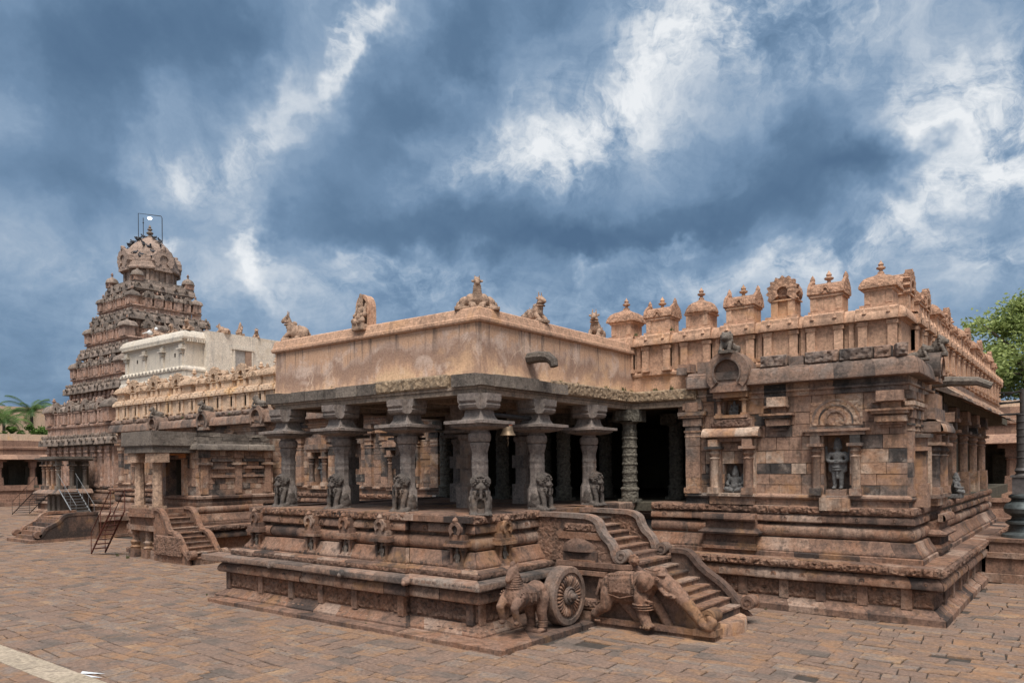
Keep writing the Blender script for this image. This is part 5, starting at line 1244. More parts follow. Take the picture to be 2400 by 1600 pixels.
for x in (-20.62, -25.3, -34.3, -40.3):
    n = MB().at(0, BY, 0)
    for s in (-.42, .42): small_column(n, x + s, -.14, 2.72, 4.1, .10)
    n.box(x - .7, x + .7, -.30, .02, 4.22, 4.42, None, .008); n.box(x - .62, x + .62, -.24, .02, 4.10, 4.22); n.box(x - .55, x + .55, -.2, .02, 4.42, 4.7, None, .01); n.box(x - .3, x + .3, -.2, .02, 4.7, 5.0); n.box(x - .6, x + .6, -.22, .02, 2.6, 2.74)
    n.build('canopied_niche', M_WALL, body)
statue(SEAT, -20.62, BY + .14, 2.74, 1.05, 'dark seated deity in a wall niche seen between two porch pillars')
statue(STAND, -25.3, BY + .14, 2.74, 1.05, 'dark standing deity in a wall niche behind the leftmost porch pillar')
rf = MB(); rf.box(-42.7, -18.2, BY - .2, 44, 5.5, 5.88); rf.build('roof', M_CORN, body)
KD = [(-38.05, .46), (-33.45, .5), (-29.1, .5)]
for i, (x, r) in enumerate(KD):
    kudu(x, BY - .40, 0, 5.72, r, body)
    perch(x, BY - .38, 5.72 + r * .92, math.radians((-25, -20, -70)[i]), .85, ('dark lion statue on the leftmost horseshoe arch of the long cornice', 'dark lion statue on the middle horseshoe arch of the long cornice', 'dark lion statue on the long cornice nearest to the porch')[i])
for x0, x1 in ((-42.6, -41.9), (-41.7, -40.6), (-40.2, -39.2), (-36.9, -35.6), (-35.3, -34.3), (-32.6, -30.6), (-30.5, -29.9)):
    cf = MB(); cf.relief(x0, x1, 5.87, 6.10, BY - .24, .10, .04, 60, int(-x0 * 10), (.05, .11)); cf.box(x0, x1, BY - .23, BY + .05, 5.85, 6.08 + R.uniform(-.04, .04), None, .015); cf.build('frieze_block', M_CORN, body, .8)
us = [[], [.75 + 1.14 * i for i in range(22)]]
hara(body, [(-43.6, 26), (-43.6, 20.25), (-18.2, 20.25)], 7.20, M_CREAM, M_CCARVE, us, ['kuta', 'arch', 'sala', 'arch', 'sala', 'arch', 'kuta', 'sala', 'arch', 'sala', 'arch', 'sala'], w=1.10, z0=5.75, tall=.92, sw=.98, bk=1.1)
rr = MB(); rr.box(-43.5, -18.4, 20.3, 43.5, 5.7, 7.19); rr.build('upper_roof', M_CREAM, body)
# ---------------------------------------------------------------- plastered upper storey
up = thing('plastered_upper_storey', 'pale lime plastered block with pilasters and a window standing above the long parapet', 'upper storey', (-52, 32, 7.2))
m = MB(); m.box(-54.6, -46.6, 26.0, 38, 5.5, 12.35)
m.box(-46.61, -45.9, 27.3, 38, 5.5, 12.42); m.build('wall', M_WHITE, up)
UPP = [(-54.6, 30), (-54.6, 26.0), (-46.6, 26.0), (-46.6, 27.3)]
m = MB(); m.course(UPP, [(.1, 8.9), (-.30, 8.9), (-.32, 9.1), (-.22, 9.4), (-.20, 9.42), (-.20, 9.75), (-.26, 9.8), (-.26, 9.92), (-.12, 10.1), (.05, 10.12)], block=(2, 4), jit=.005); 
m.course(UPP, [(.1, 11.55), (-.06, 11.56), (-.06, 11.66), (-.14, 11.68), (-.14, 11.78), (-.24, 11.82), (-.26, 11.95), (-.2, 12.1), (-.08, 12.3), (.1, 12.42), (.6, 12.46)], block=(4, 8), jit=.004)
m.build('cornice', M_WHITE, up, .5)
m = MB()
for i in range(46): x = -54.5 + i * .175; m.box(x, x + .09, 25.72, 25.9, 11.68, 11.80)
m.build('dentil_band', M_WHITE, up); m = MB()
for i in range(8): y = 26.05 + i * .16; m.box(-46.5, -46.32, y, y + .08, 11.66, 11.82)
m.build('dentil_band', M_WHITE, up)
m = MB()
for i in range(17):
    x = -54.4 + i * .48; m.arch(x, 9.85, .10, .19, 25.70, 25.82, 0, 180, 8)
m.build('arch_band', M_WHITE, up)
for x in (-54.2, -51.7, -49.3, -46.9):
    p = MB().at(0, 26.0, 0); p.box(x - .14, x + .14, -.10, .02, 10.1, 11.55); p.box(x - .22, x + .22, -.18, .02, 10.95, 11.02); p.box(x - .18, x + .18, -.22, .02, 11.06, 11.14); p.box(x - .34, x + .34, -.26, .02, 11.16, 11.25); p.box(x - .2, x + .2, -.16, .02, 11.3, 11.5); p.build('pilaster', M_WHITE, up)
for x in (-52.8, -47.8): p = MB(); p.box(x - .08, x + .08, 25.985, 26.02, 10.75, 11.0); p.build('vent_shade', M_SOIL_SHADE, up)  # dark plates on the solid wall, painting the shade inside vents
wn = MB(); wn.box(-45.9, -45.8, 29.0, 29.12, 8.9, 11.4); wn.box(-45.9, -45.8, 30.36, 30.5, 8.9, 11.4); wn.box(-45.92, -45.76, 28.9, 30.6, 11.4, 11.55); wo = wn.build('window', M_WHITE, up)
wn = MB(); wn.box(-45.9, -45.88, 29.12, 30.36, 9.0, 11.39); wn.build('pane', plain('grey shutter', (.30, .28, .26), .8), wo); wn = MB(); wn.box(-45.9, -45.80, 29.9, 30.36, 9.0, 11.38); wn.box(-45.9, -45.82, 29.12, 29.9, 10.2, 10.3); wn.build('shutter', plain('brown shutter', (.27, .18, .13), .8), wo)
for i, (x, y, rot, lb) in enumerate(((-50.9, 26.4, -40, 'small bull statue on the front edge of the white block, the left one'), (-48.8, 26.4, 30, 'small bull statue on the front edge of the white block, the right one'), (-46.2, 28.4, -60, 'small bull statue on the side edge of the white block nearest its corner'), (-46.2, 31.0, 60, 'small bull statue at the far end of the white block'))):
    bull(x, y, 12.45, math.radians(rot), .72, lb)
o = put(bpy.data.meshes['bull'] if False else BULL, 'bull_statue'); o.location = (-46.9, 26.4, 12.48); o.rotation_euler.z = .7; o.scale = (.8, .8, .8); meta(o, 'bull statue right on the front corner of the white block', 'bull statue', 'couchant bulls on the parapets')
statue(SEAT, -46.2, 29.76, 12.42, 1.1, 'pale seated figure on the side edge of the white block between two bulls').data = mesh_seated(M_FIG)
# ---------------------------------------------------------------- small shrine with its own porch and stair
sub = thing('side_shrine', 'small dark stone shrine with a two pillared porch and stair against the long wall', 'shrine', (-29.5, 16, 0))
SP = [(-32.4, 19.5), (-32.4, 16.0), (-27.4, 16.0), (-27.4, 19.2)]
plinth(sub, [(-32.6, 19.4), (-32.6, 15.5), (-27.35, 15.5), (-27.35, 19.1)], ['foot', 'wall', 'eave', 'ledge', 'flat', 'lotus', 'torus'])
carved_band(sub, 'lion_frieze', [(-27.35, 15.5), (-27.35, 19.1)], .05, 1.035, 1.215, .075, .035, 70, (.04, .08), .3, seed=601)
m = MB(); m.course([(-31.6, 19.6), (-31.6, 16.3), (-28.2, 16.3), (-28.2, 19.9)], [(.3, 1.95), (-.06, 1.96), (-.08, 2.0), (-.08, 2.12), (-.03, 2.15), (-.03, 2.24), (-.14, 2.27), (-.14, 2.36), (-.02, 2.40), (.1, 2.41)]); m.build('wall_base', M_PLINTH, sub, .5)
m = MB().at(-28.2, 16.3, 0, math.pi / 2); m.ashlar(0, 3.4, 2.4, 4.2, 0, row=(.18, .3), blen=(.25, .6), jit=.025)
for z in (3.1, 3.45, 3.75): m.box(.5, 1.5, -.10, .02, z, z + .09, None, .01); m.box(1.9, 2.9, -.10, .02, z + .02, z + .11, None, .01)
for u in (.2, 1.7, 3.1): m.box(u - .15, u + .15, -.07, .02, 2.45, 4.2, None, .008); m.box(u - .3, u + .3, -.16, .02, 3.62, 3.72, None, .01); m.box(u - .22, u + .22, -.12, .02, 3.9, 4.2, None, .01)
m.at(0, 16.3, 0); m.ashlar(-31.6, -28.2, 2.4, 4.2, 0, [(-30.55, -29.3, 2.4, 3.85)], jit=.02); m.build('wall', M_WALL, sub)
m = MB(); m.box(-30.75, -30.5, 16.15, 16.6, 2.4, 3.9); m.box(-29.3, -29.08, 16.15, 16.6, 2.4, 3.9); m.box(-30.8, -29.0, 16.12, 16.6, 3.86, 4.0); o = m.build('doorway', M_WALL, sub)
m = MB(); m.box(-30.5, -29.3, 17.6, 17.7, 2.2, 3.9); m.box(-30.56, -30.5, 16.6, 17.7, 2.2, 3.9); m.box(-29.3, -29.24, 16.6, 17.7, 2.2, 3.9); m.box(-30.5, -29.3, 16.4, 17.7, 3.86, 3.9); m.build('opening', M_INNER, o)
m = MB(); m.course([(-31.6, 19.6), (-31.6, 16.3), (-28.2, 16.3), (-28.2, 19.6)], kapota(.05, 4.20, .26, -.30), jit=.02, block=(.5, 1.0)); m.build('eave', M_DARK, sub, .5)
m = MB()
for k in range(3):
    y = 16.2
    while y < 19.5: L = R.uniform(.4, .9); m.box(-31.5, -28.15 - k * .06 + R.uniform(-.06, .05), y, min(y + L - .02, 19.5), 4.45 + k * .15, 4.59 + k * .15 + R.uniform(-.03, .03), None, .02); y += L
m.build('rubble_roof', M_DARK, sub)
m = MB(); m.box(-30.7, -28.45, 14.62, 16.2, 1.1, 1.30, None, .01); m.box(-30.6, -28.55, 14.72, 16.2, 1.3, 1.62, None, .01); m.box(-30.75, -28.40, 14.55, 16.3, 1.62, 1.76, None, .012); m.box(-30.6, -28.5, 14.65, 16.3, 1.76, 1.93, None, .01)
m.box(-30.6, -29.8, 14.95, 16.0, 0, 1.15, None, .01); m.build('porch_platform', M_PLINTH, sub)
for x in (-29.4, -28.72, -30.45):
    m = MB(); m.box(x - .22, x + .22, 14.68, 15.1, 0, .34, None, .01); m.lathe([(.2, .34), (.24, .40), (.17, .48), (.22, .56), (.23, .62), (.15, .68), (.15, 1.0), (.2, 1.06), (.22, 1.12)], (x, 14.9), 12); m.build('lower_post', M_PLINTH, sub, .6)
for x in (-28.8, -30.2):
    m = MB(); m.lathe([(.20, 1.93), (.20, 2.3), (.185, 2.34), (.175, 3.72)], (x, 14.92), 8, math.pi / 8); m.box(x - .24, x + .24, 14.68, 15.16, 1.93, 2.05, None, .01); m.box(x - .34, x + .34, 14.6, 15.24, 3.72, 4.1, None, .02, .02); m.build('pillar', M_FIG if x > -31 else M_WALL, sub)
m = MB(); m.box(-30.65, -28.45, 14.55, 16.4, 4.1, 4.34, None, .008); m.box(-30.7, -28.40, 14.5, 16.4, 4.34, 4.40, None, .006); m.box(-30.75, -28.36, 14.46, 16.5, 4.40, 4.92, None, .02); m.build('roof_slab', M_DARK, sub)
m = MB(); m.box(-30.9, -28.9, 15.0, 16.2, 4.02, 4.08); m.box(-29.4, -28.9, 16.1, 16.14, 3.9, 4.1); m.build('timber_ceiling', M_WOOD, sub)
m = MB(); steps([(-28.2 + .27 * i, 1.78 - .17 * i) for i in range(1, 10)], -28.5, 14.75, 15.75, 0, m); m.build('steps', M_PLINTH, sub)
for y0, y1 in ((14.5, 14.75), (15.75, 16.0)):
    scroll_rail(sub, [(-28.5, 1.95), (-28.0, 1.92), (-27.7, 1.65), (-27.5, 1.35), (-27.3, 1.15), (-27.0, 1.10), (-26.7, .95), (-26.4, .6), (-26.2, .40), (-26.0, .34)], (-25.85, .36), .17, y0, y1, M_PLINTH, [(-25.9, 0), (-28.5, 0)])
cp_ = MB(); cp_.relief(-28.3, -26.4, .25, 1.0, 14.54, .06, .03, 120, 66, (.04, .1)); cp_.build('carved_panel', M_CARVE, sub, .8)
# ---------------------------------------------------------------- far stair platform
fs = thing('stone_stair', 'low stone stair with scroll rails running out to the left of the side shrine', 'stair', (-41.2, 16.5, 0))
m = MB(); m.box(-42.4, -40.1, 15.9, 19.4, 0, 1.15, None, .01); m.box(-42.7, -39.85, 14.5, 19.4, 0, .14, None, .01); m.box(-42.6, -39.92, 17.2, 19.4, .82, 1.16, None, .01); m.build('platform', M_PLINTH, fs)
m = MB().at(-42.4, 16.0, 0, -math.pi / 2)
m.M = None
for i in range(5): m.box(-42.4, -40.1, 14.8 + .24 * i, 16.1, .1, .32 + .18 * i, None, .006)
m.build('steps', M_PLINTH, fs)
for x0 in (-42.62, -40.12):
    k = MB(); k.M = Matrix.Translation((x0 + .25, 0, 0)) @ Matrix.Rotation(-math.pi / 2, 4, 'Z')
    cv = spline([(-17.6, 1.28), (-16.4, 1.28), (-16.0, 1.18), (-15.8, .95), (-15.5, .78), (-15.2, .62), (-15.05, .38), (-14.9, .28)])
    k.extrude(cv + [(-14.9, .1), (-17.6, .1)], -.2, .0); ribbon(k, cv, .14, -.25, .02); k.extrude([(-14.85 + .17 * math.cos(t * .4), .38 + .17 * math.sin(t * .4)) for t in range(16)], -.25, .02)
    k.build('balustrade', M_PLINTH, fs, .5)
# rusted ladder stair beside the shrine porch
ld = thing('rusted_iron_ladder', 'rusty red iron ladder stair with handrail at the side shrine porch', 'ladder', (-32.3, 14.1, 0))
A, B = Vector((-32.6, 14.1, .05)), Vector((-30.9, 14.1, 1.80))
for dy in (0, .55):
    m = MB(); d = Vector((0, dy, 0)); m.tube([A + d, B + d], .035, 6); m.build('stringer', M_RUST, ld)
    m = MB(); u = Vector((0, 0, .85)); m.tube([A + d + u, B + d + u, B + d + u + Vector((.6, 0, 0))], .018, 5)
    for t in (0, .5, 1): p = A.lerp(B, t) + d; m.tube([p, p + u], .016, 5)
    m.build('handrail', M_RUST, ld)
m = MB()
for i in range(1, 9): p = A.lerp(B, i / 9); m.box(p.x - .1, p.x + .12, 14.1, 14.65, p.z, p.z + .03)
m.build('treads', M_RUST, ld)
# ---------------------------------------------------------------- pyramidal temple tower
VX, VY = -62.5, 31.9
tw = thing('temple_tower', 'tall pyramidal stone temple tower of diminishing storeys under a round carved dome', 'temple tower', (VX, VY, 0))
T = [(12.5, 5.5), (9.8, 9.7), (8.2, 12.6), (6.8, 15.3), (5.1, 17.9)]
def sqpath(h): return [(VX - h, VY + h), (VX - h, VY - h), (VX + h, VY - h), (VX + h, VY + h)]
b0 = 6.25
plinth(tw, sqpath(b0 + .3), ['foot', 'wall', 'eave', 'ledge', 'flat', 'lotus', 'torus', 'eave2'])
def twall(parent, h, z0, z1, n, name='storey_wall', mat=None):
    m = MB(); m.course(sqpath(h), [(0, z0), (0, z1)], block=(.5, 1), jit=.02)
    for (x, y, r, L) in along(sqpath(h), 0):
        m.at(x, y, 0, r)
        for i in range(n):
            u = L * (i + .5) / n; pw_ = L / n * .26
            pilaster(m, u - pw_, z0, z1, L / n * .15, .12); pilaster(m, u + pw_, z0, z1, L / n * .15, .12)
            m.box(u - pw_ * .55, u + pw_ * .55, -.03, .02, z0, z1)
    m.M = None; return m.build(name, mat or M_TWALL, parent)
twall(tw, 5.75, 2.2, 5.2, 5)
def tcornice(h, z, hh):
    m = MB(); m.course(sqpath(h), kapota(.5, z - hh * .35, hh, 0), jit=.04, block=(.5, 1.3)); m.course(sqpath(h), [(.35, z + hh * .64), (.25, z + hh * .66), (.25, z + hh * .95), (.3, z + hh), (1.6, z + hh)], jit=.05, block=(.4, .9)); m.build('cornice', M_TDARK, tw, .5)
    m = MB()
    for i, (x, y, r, L) in enumerate(along(sqpath(h), 0)):
        m.at(x, y, 0, r)
        k = int(L / .5)
        for j in range(k):
            u = L * (j + .5) / k + R.uniform(-.08, .08); m.ell((u, .25, z + hh * .98), (.10, .12, R.uniform(.08, .2)), None, 6, 4)
            if j % 2 == i % 2: m.arch(u, z + hh * .30, .09, .18, -.08, .2, -20, 200, 8)
    m.M = None; meta(m.build('cornice_figures', M_TDARK, tw), kind='stuff')
for i, (w_, z) in enumerate(T):
    hh = .55 if i < 4 else .5
    tcornice(w_ / 2, z, hh)
    zt = z + hh
    if i < 4:
        wn, zn = T[i + 1]; H = zn - zt
        hi = wn / 2 - .42
        m = MB(); m.box(VX - w_ / 2 + .5, VX + w_ / 2 - .5, VY - w_ / 2 + .5, VY + w_ / 2 - .5, z - .4, zt); m.build('terrace', M_TDARK, tw)
        twall(tw, hi, zt, zn - .18, 6 - i if i < 3 else 4)
        n = (9, 9, 7, 7)[i]
        sw = (w_ - 1.0) / n; tall = min(1.55, H * .70 / sw)
        # a plain pilastered band carries the ring of shrines
        m = MB(); m.course(sqpath(w_ / 2 - .55), [(0, zt), (0, zt + H * .18), (-.12, zt + H * .19), (-.14, zt + H * .23), (0, zt + H * .26), (.9, zt + H * .27)], block=(.4, .9), jit=.03); m.build('shrine_band', M_TWALL, tw)
        for ri, (x, y, r, L) in enumerate(along(sqpath(w_ / 2 - .55), 0)):
            if ri == 0: continue
            for j in range(n):
                if ri == 2 and j == 0: continue
                u = L * (j + .5) / n if n else 0
                u = min(max(u, sw * .46), L - sw * .46)
                kind = 'kuta' if j in (0, n - 1) else ('arch' if j % 2 else 'sala')
                c, s = math.cos(r), math.sin(r); d = sw * .18
                mini_shrine(kind, sw * (1.06 if kind == 'kuta' else 1.0), M_TWALL, M_TDARK, tw, x + u * c - d * s, y + u * s + d * c, zt + H * .26, r, {'kuta': 'domed_shrine', 'sala': 'vaulted_shrine', 'arch': 'arched_shrine'}[kind], tall * (1.0 if kind != 'arch' else .92), bk=1.6)
# platform, neck, dome and finial
z = 18.4
m = MB(); m.box(VX - 2.4, VX + 2.4, VY - 2.4, VY + 2.4, 17.6, z); m.box(VX - 2.1, VX + 2.1, VY - 2.1, VY + 2.1, z, z + .25); m.build('terrace', M_TDARK, tw)
for sx, sv in ((-1, -1), (1, -1), (1, 1)): mini_shrine('round', .95, M_TWALL, M_TDARK, tw, VX + sx * 2.12, VY + sv * 2.12, z, 0, 'domed_shrine', 1.25)
m = MB(); m.lathe([(2.1, z), (2.1, z + .15), (1.95, z + .2), (1.95, z + 1.25), (2.08, z + 1.3), (2.08, z + 1.4)], (VX, VY), 8, math.pi / 8)
for i in range(8):
    a = math.pi / 4 * i; m.at(VX + 1.83 * math.cos(a), VY + 1.83 * math.sin(a), 0, a + math.pi / 2)
    for s in (-.42, .42): m.box(s - .1, s + .1, -.12, .1, z + .2, z + 1.25)
    m.box(-.18, .18, -.04, .1, z + .25, z + 1.2)
m.M = None; m.build('neck', M_DOME, tw)
m = MB(); m.lathe([(1.8, 19.66), (2.26, 19.62), (2.30, 19.75), (2.22, 19.9), (2.20, 20.05), (2.20, 20.12), (2.08, 20.2), (2.10, 20.45), (2.02, 20.5), (2.02, 20.75), (1.93, 20.82), (1.90, 21.1), (1.80, 21.15), (1.68, 21.5), (1.58, 21.56), (1.38, 21.85), (1.26, 21.95), (1.0, 22.22), (.86, 22.3), (.70, 22.45), (.38, 22.62), (.30, 22.68), (.30, 22.74)], (VX, VY), 32); dome = m.build('dome', M_DOME, tw, .6)
for i in range(4):
    a = -math.pi / 2 + i * math.pi / 2; m = MB().at(VX + 1.85 * math.cos(a), VY + 1.85 * math.sin(a), 0, a + math.pi / 2)
    m.arch(0, 20.42, .36, .80, -.46, .55, -50, 230, 20, .10); m.extrude([(.5 * math.cos(q * .4), 20.42 + .5 * math.sin(q * .4)) for q in range(16)], -.34, .5); m.box(-.7, .7, -.42, .4, 19.5, 19.9); m.ell((0, -.35, 21.28), (.2, .2, .24)); m.ell((0, -.45, 21.4), .12)
    m.build('dome_arch', M_DOME, tw, .6)
m = MB(); m.lathe([(.34, 22.72), (.12, 22.82), (.12, 22.9), (.26, 23.0), (.28, 23.08), (.12, 23.2), (.10, 23.26), (.2, 23.32), (.2, 23.38), (.08, 23.46), (.12, 23.52), (.09, 23.6), (.0, 23.78)], (VX, VY), 14); m.build('finial', M_TDARK, tw, .6)
m = MB(); pts = [(VX - .25 + .05 * math.sin(i), VY - 2.05 * math.cos(i * .17) - .06, 20.1 + .22 * i) for i in range(10)]; m.tube([(VX - .45 + .03 * i, VY - r_ - .02, zz) for i, (r_, zz) in enumerate(((2.08, 20.0), (1.98, 20.4), (1.93, 20.9), (1.75, 21.4), (1.4, 21.9), (.9, 22.35), (.4, 22.62)))], .03, 5); m.build('cable', M_DIRON, tw)
fr_ = thing('lamp_frame', 'thin iron frame with a lit lamp over the tower finial', 'lamp frame', (VX, VY, 22.0))
m = MB(); m.tube([(VX - .82, VY - .55, 22.05), (VX - .82, VY - .55, 24.75), (VX + .80, VY + .55, 24.45), (VX + .86, VY + .6, 24.3), (VX + .86, VY + .6, 22.0)], .032, 6); m.build('frame', M_DIRON, fr_)
m = MB(); m.tube([(VX - .3, VY - .4, 22.5), (VX - .3, VY - .4, 24.3)], .03, 6); m.ell((VX - .3, VY - .4, 23.9), .06); m.build('lightning_rod', M_DIRON, fr_)
m = MB(); m.ell((VX, VY, 24.30), (.17, .17, .10), None, 20, 12); m.build('lamp', M_LAMP, fr_, .6)
# pigeons
pg = MB(); pg.ell((0, 0, .10), (.07, .15, .075)); pg.ell((0, -.14, .19), (.045, .05, .05)); cap(pg, (0, -.08, .12), .05, (0, -.13, .18), .035); pg.tube([(0, -.18, .19), (0, -.23, .18)], [.015, .004], 5)
pg.add([(-.04, .10, .09), (.04, .10, .09), (.05, .30, .06), (-.05, .30, .06), (-.04, .10, .12), (.04, .10, .12), (.05, .30, .075), (-.05, .30, .075)], [(3, 2, 1, 0), (4, 5, 6, 7), (0, 1, 5, 4), (1, 2, 6, 5), (2, 3, 7, 6), (3, 0, 4, 7)]); pg.tube([(-.02, 0, .04), (-.02, 0, -.02)], .008, 4); pg.tube([(.02, 0, .04), (.02, 0, -.02)], .008, 4)
PGM = fuse(pg, 'pigeon', M_BIRD, .016, 1)
def pigeon(x, y, z, rot, label='dark pigeon perched on the carved dome of the tower', grp='pigeons on the tower dome'):
    o = put(PGM, 'pigeon'); o.location = (x, y, z); o.rotation_euler.z = rot; o.scale = (1.25,) * 3; return meta(o, label, 'bird', grp)
prof = [(2.0, 20.4), (1.95, 20.7), (1.85, 21.15), (1.60, 21.65), (1.22, 22.1), (.75, 22.45), (.45, 22.60)]
pr_ = random.Random(3)
for i in range(34):
    t = pr_.uniform(.1, 5.2); k = int(t); f = t - k; r_ = prof[k][0] * (1 - f) + prof[k + 1][0] * f; zz = prof[k][1] * (1 - f) + prof[k + 1][1] * f
    a = pr_.uniform(-2.75, .35); pigeon(VX + r_ * math.cos(a), VY + r_ * math.sin(a), zz + .01, pr_.uniform(0, 6.28))
pigeon(-46.2, 31.0, 12.80, 1.2, 'pigeon on the bull at the far end of the white block', 'pigeons on the white block')
eg = put(PGM.copy(), 'egret'); eg.data.materials[0] = M_LAMPW; eg.location = (-51.4, 26.3, 12.55); eg.scale = (2.2, 2.2, 2.6); eg.rotation_euler.z = 2.2; meta(eg, 'white bird beside the left bull on the front edge of the white block', 'bird')
# ---------------------------------------------------------------- pavilion and iron stairs in front of the tower
pv = thing('small_pavilion', 'small dark stone pavilion on a raised pedestal in front of the tower base', 'pavilion', (-60.3, 24.4, 0))
m = MB(); m.box(-61.4, -58.9, 23.4, 25.5, 0, .45, None, .01); m.box(-61.2, -59.1, 23.6, 25.5, .45, 1.6); 
for x in (-61.15, -60.3, -59.4): m.box(x - .12, x + .25, 23.45, 23.7, .45, 1.6)
m.box(-61.3, -59.0, 23.5, 25.5, 1.55, 1.72, None, .01); m.build('pedestal', M_DARK, pv)
m = MB(); m.course([(-62.4, 25.5), (-62.4, 22.9), (-58.5, 22.9), (-58.5, 25.5)], [(.5, 1.70), (0, 1.72), (0, 1.78), (.25, 2.0), (.4, 2.05), (1.9, 2.06)], jit=.01); m.build('floor_slab', M_CORN, pv)
for x, y in ((-61.6, 23.4), (-60.9, 23.4), (-59.2, 23.4), (-59.2, 24.3), (-59.2, 25.2), (-60.1, 23.4)): m = MB(); small_column(m, x, y, 2.05, 4.1, .15); m.build('pillar', M_WALL if x < -60 else M_DARK, pv)
m = MB(); m.box(-62.0, -58.8, 23.1, 25.6, 4.1, 4.22, None, .006); m.box(-62.15, -58.65, 22.95, 25.6, 4.22, 4.32, None, .006); m.box(-61.9, -58.9, 23.2, 25.6, 4.32, 4.42, None, .006); m.build('roof_slab', M_DARK, pv)
m = MB(); m.box(-61.4, -59.5, 25.3, 25.6, 2.05, 4.1); m.build('back_wall', M_INNER, pv)
def iron_stair(name, label, A, B, y0, y1, mat, n):
    t_ = thing(name, label, 'metal stair', tuple(A))
    A, B = Vector(A), Vector(B)
    for y in (y0, y1):
        a, b = Vector((A.x, y, A.z)), Vector((B.x, y, B.z))
        m = MB(); m.tube([a, b], .045, 4); m.build('stringer', mat, t_)
        m = MB(); u = Vector((0, 0, .95)); m.tube([a + u, b + u, b + u + (b - a).normalized() * .3], .016, 5)
        for q in (0, .33, .66, 1): p = a.lerp(b, q); m.tube([p, p + u], .015, 5)
        m.build('handrail', mat, t_)
    m = MB()
    for i in range(n): p = A.lerp(B, (i + .5) / n); m.box(p.x - .1, p.x + .1, y0, y1, p.z, p.z + .035)
    m.build('treads', mat, t_)
iron_stair('steel_stair', 'grey steel stair leading up to the pavilion from the right', (-55.9, 23.3, .05), (-58.6, 23.3, 2.05), 23.2, 24.4, M_STEEL, 10)
iron_stair('iron_stair', 'brown iron stair leading up to the pavilion from the left', (-66.6, 23.4, .05), (-62.3, 23.4, 1.9), 23.0, 24.2, M_DIRON, 10)
# ---------------------------------------------------------------- cloisters round the courtyard
def cloister(name, label, x, y, rot, L, n, zf=1.95, top=7.0, eave=4.5):
    c = thing(name, label, 'cloister', (x, y, 0))
    m = MB().at(x, y, 0, rot)
    for i, (d, z0, z1) in enumerate(((-2.2, 0, .35), (-1.6, .35, .7), (-.95, .7, 1.1), (-.75, 1.1, 1.45), (-.9, 1.45, 1.65), (-.6, 1.65, zf))):
        m.course([(0, d), (L, d)], [(0, z0), (0, z1), (3, z1 + .001)], jit=.02)
    m.M = None; m.build('stepped_base', M_CLOI, c)
    for i in range(n):
        u = L * (i + .5) / n
        m = MB().at(x, y, 0, rot); m.box(u - .34, u + .34, -.34, .34, zf, zf + .8, None, 0, .05); m.lathe([(.26, zf + .8), (.24, zf + 1.6), (.3, zf + 1.66), (.24, zf + 1.75)], (u, 0), 8, math.pi / 8); m.box(u - .28, u + .28, -.28, .28, zf + 1.75, eave - .25); m.box(u - .6, u + .6, -.3, .3, eave - .25, eave); m.build('pillar', M_CLOI, c)
    m = MB().at(x, y, 0, rot); m.course([(0, -.3), (L, -.3)], [(.6, eave), (-.55, eave - .05), (-.6, eave), (-.3, eave + .3), (.0, eave + .45), (.6, eave + .5)], block=(.6, 1.6), jit=.01); m.build('eave', M_CLOI, c)
    m = MB().at(x, y, 0, rot); z = eave + .45
    m.course([(0, 0), (L, 0)], [(.0, z), (0, z + .5), (-.12, z + .55), (-.12, z + .75), (.05, z + .8), (.05, z + 1.4), (.4, z + 1.42)], block=(.7, 1.8), jit=.02); m.build('upper_wall', M_CLOI, c)
    m = MB().at(x, y, 0, rot); m.course([(0, .3), (L, .3)], [(0, z + 1.3), (0, top), (2, top + .01)], block=(6, 12), jit=.01); m.build('parapet', M_CREAM, c)
    m = MB().at(x, y, 0, rot); m.box(0, L, .35, 6, eave - .02, eave + .4); m.box(0, L, 3.2, 3.6, 0, eave + .2)
    for i in range(n * 2): u = L * (i + .25) / (n * 2); m.box(u, u + .7, 2.9, 3.3, zf, zf + 1.9)
    m.box(0, L, -.6, 6, .2, zf - .01); m.build('gallery', M_INNER, c)
    return c
cloister('pillared_cloister', 'low pillared cloister of reddish stone at the far left of the courtyard', -84.5, 0, math.pi / 2, 62, 21)
cloister('pillared_cloister', 'low pillared cloister wall behind the flag mast at the far right', -26, 46, 0, 60, 20, 1.95, 6.6, 4.4)
bw = MB(); bw.course([(-150, 0), (-150, 110)], [(0, 0), (0, 14.5), (.6, 14.5)], block=(4, 9), jit=.02)
o = bw.build('boundary_wall', M_CREAM); o.rotation_euler = (0, 0, 0)
bw2 = o; meta(o, 'pale yellow plastered wall rising behind the palms at the far left', 'wall')
# ---------------------------------------------------------------- flag mast on its pedestal
fm = thing('flag_mast', 'banded metal flag mast on a bulbous bronze base and stone pedestal at the right edge', 'flag mast', (-1.72, 27, 0))
cx, cy2 = -1.74, 27.0
m = MB()
for z0, z1, h in ((0, .25, 1.05), (.25, .7, .92), (.7, .85, 1.0), (.85, 1.15, .84), (1.15, 1.25, .9)): m.box(cx - h, cx + h, cy2 - h, cy2 + h, z0, z1, None, .008)
m.build('pedestal', M_PLINTH, fm)
m = MB(); m.lathe([(.62, 1.25), (.60, 1.34), (.44, 1.42), (.40, 1.60), (.50, 1.66), (.50, 1.72), (.36, 1.78), (.34, 1.86), (.52, 1.98), (.55, 2.10), (.50, 2.22), (.36, 2.32), (.34, 2.38), (.42, 2.42), (.42, 2.48), (.30, 2.54)], (cx, cy2), 28); m.build('base_vase', M_COPPER, fm, .6)
m = MB(); m.box(cx - .30, cx + .30, cy2 - .30, cy2 + .30, 2.52, 3.06, None, .0); m.box(cx - .34, cx + .34, cy2 - .34, cy2 + .34, 3.02, 3.08); m.build('square_block', M_BRONZE, fm)
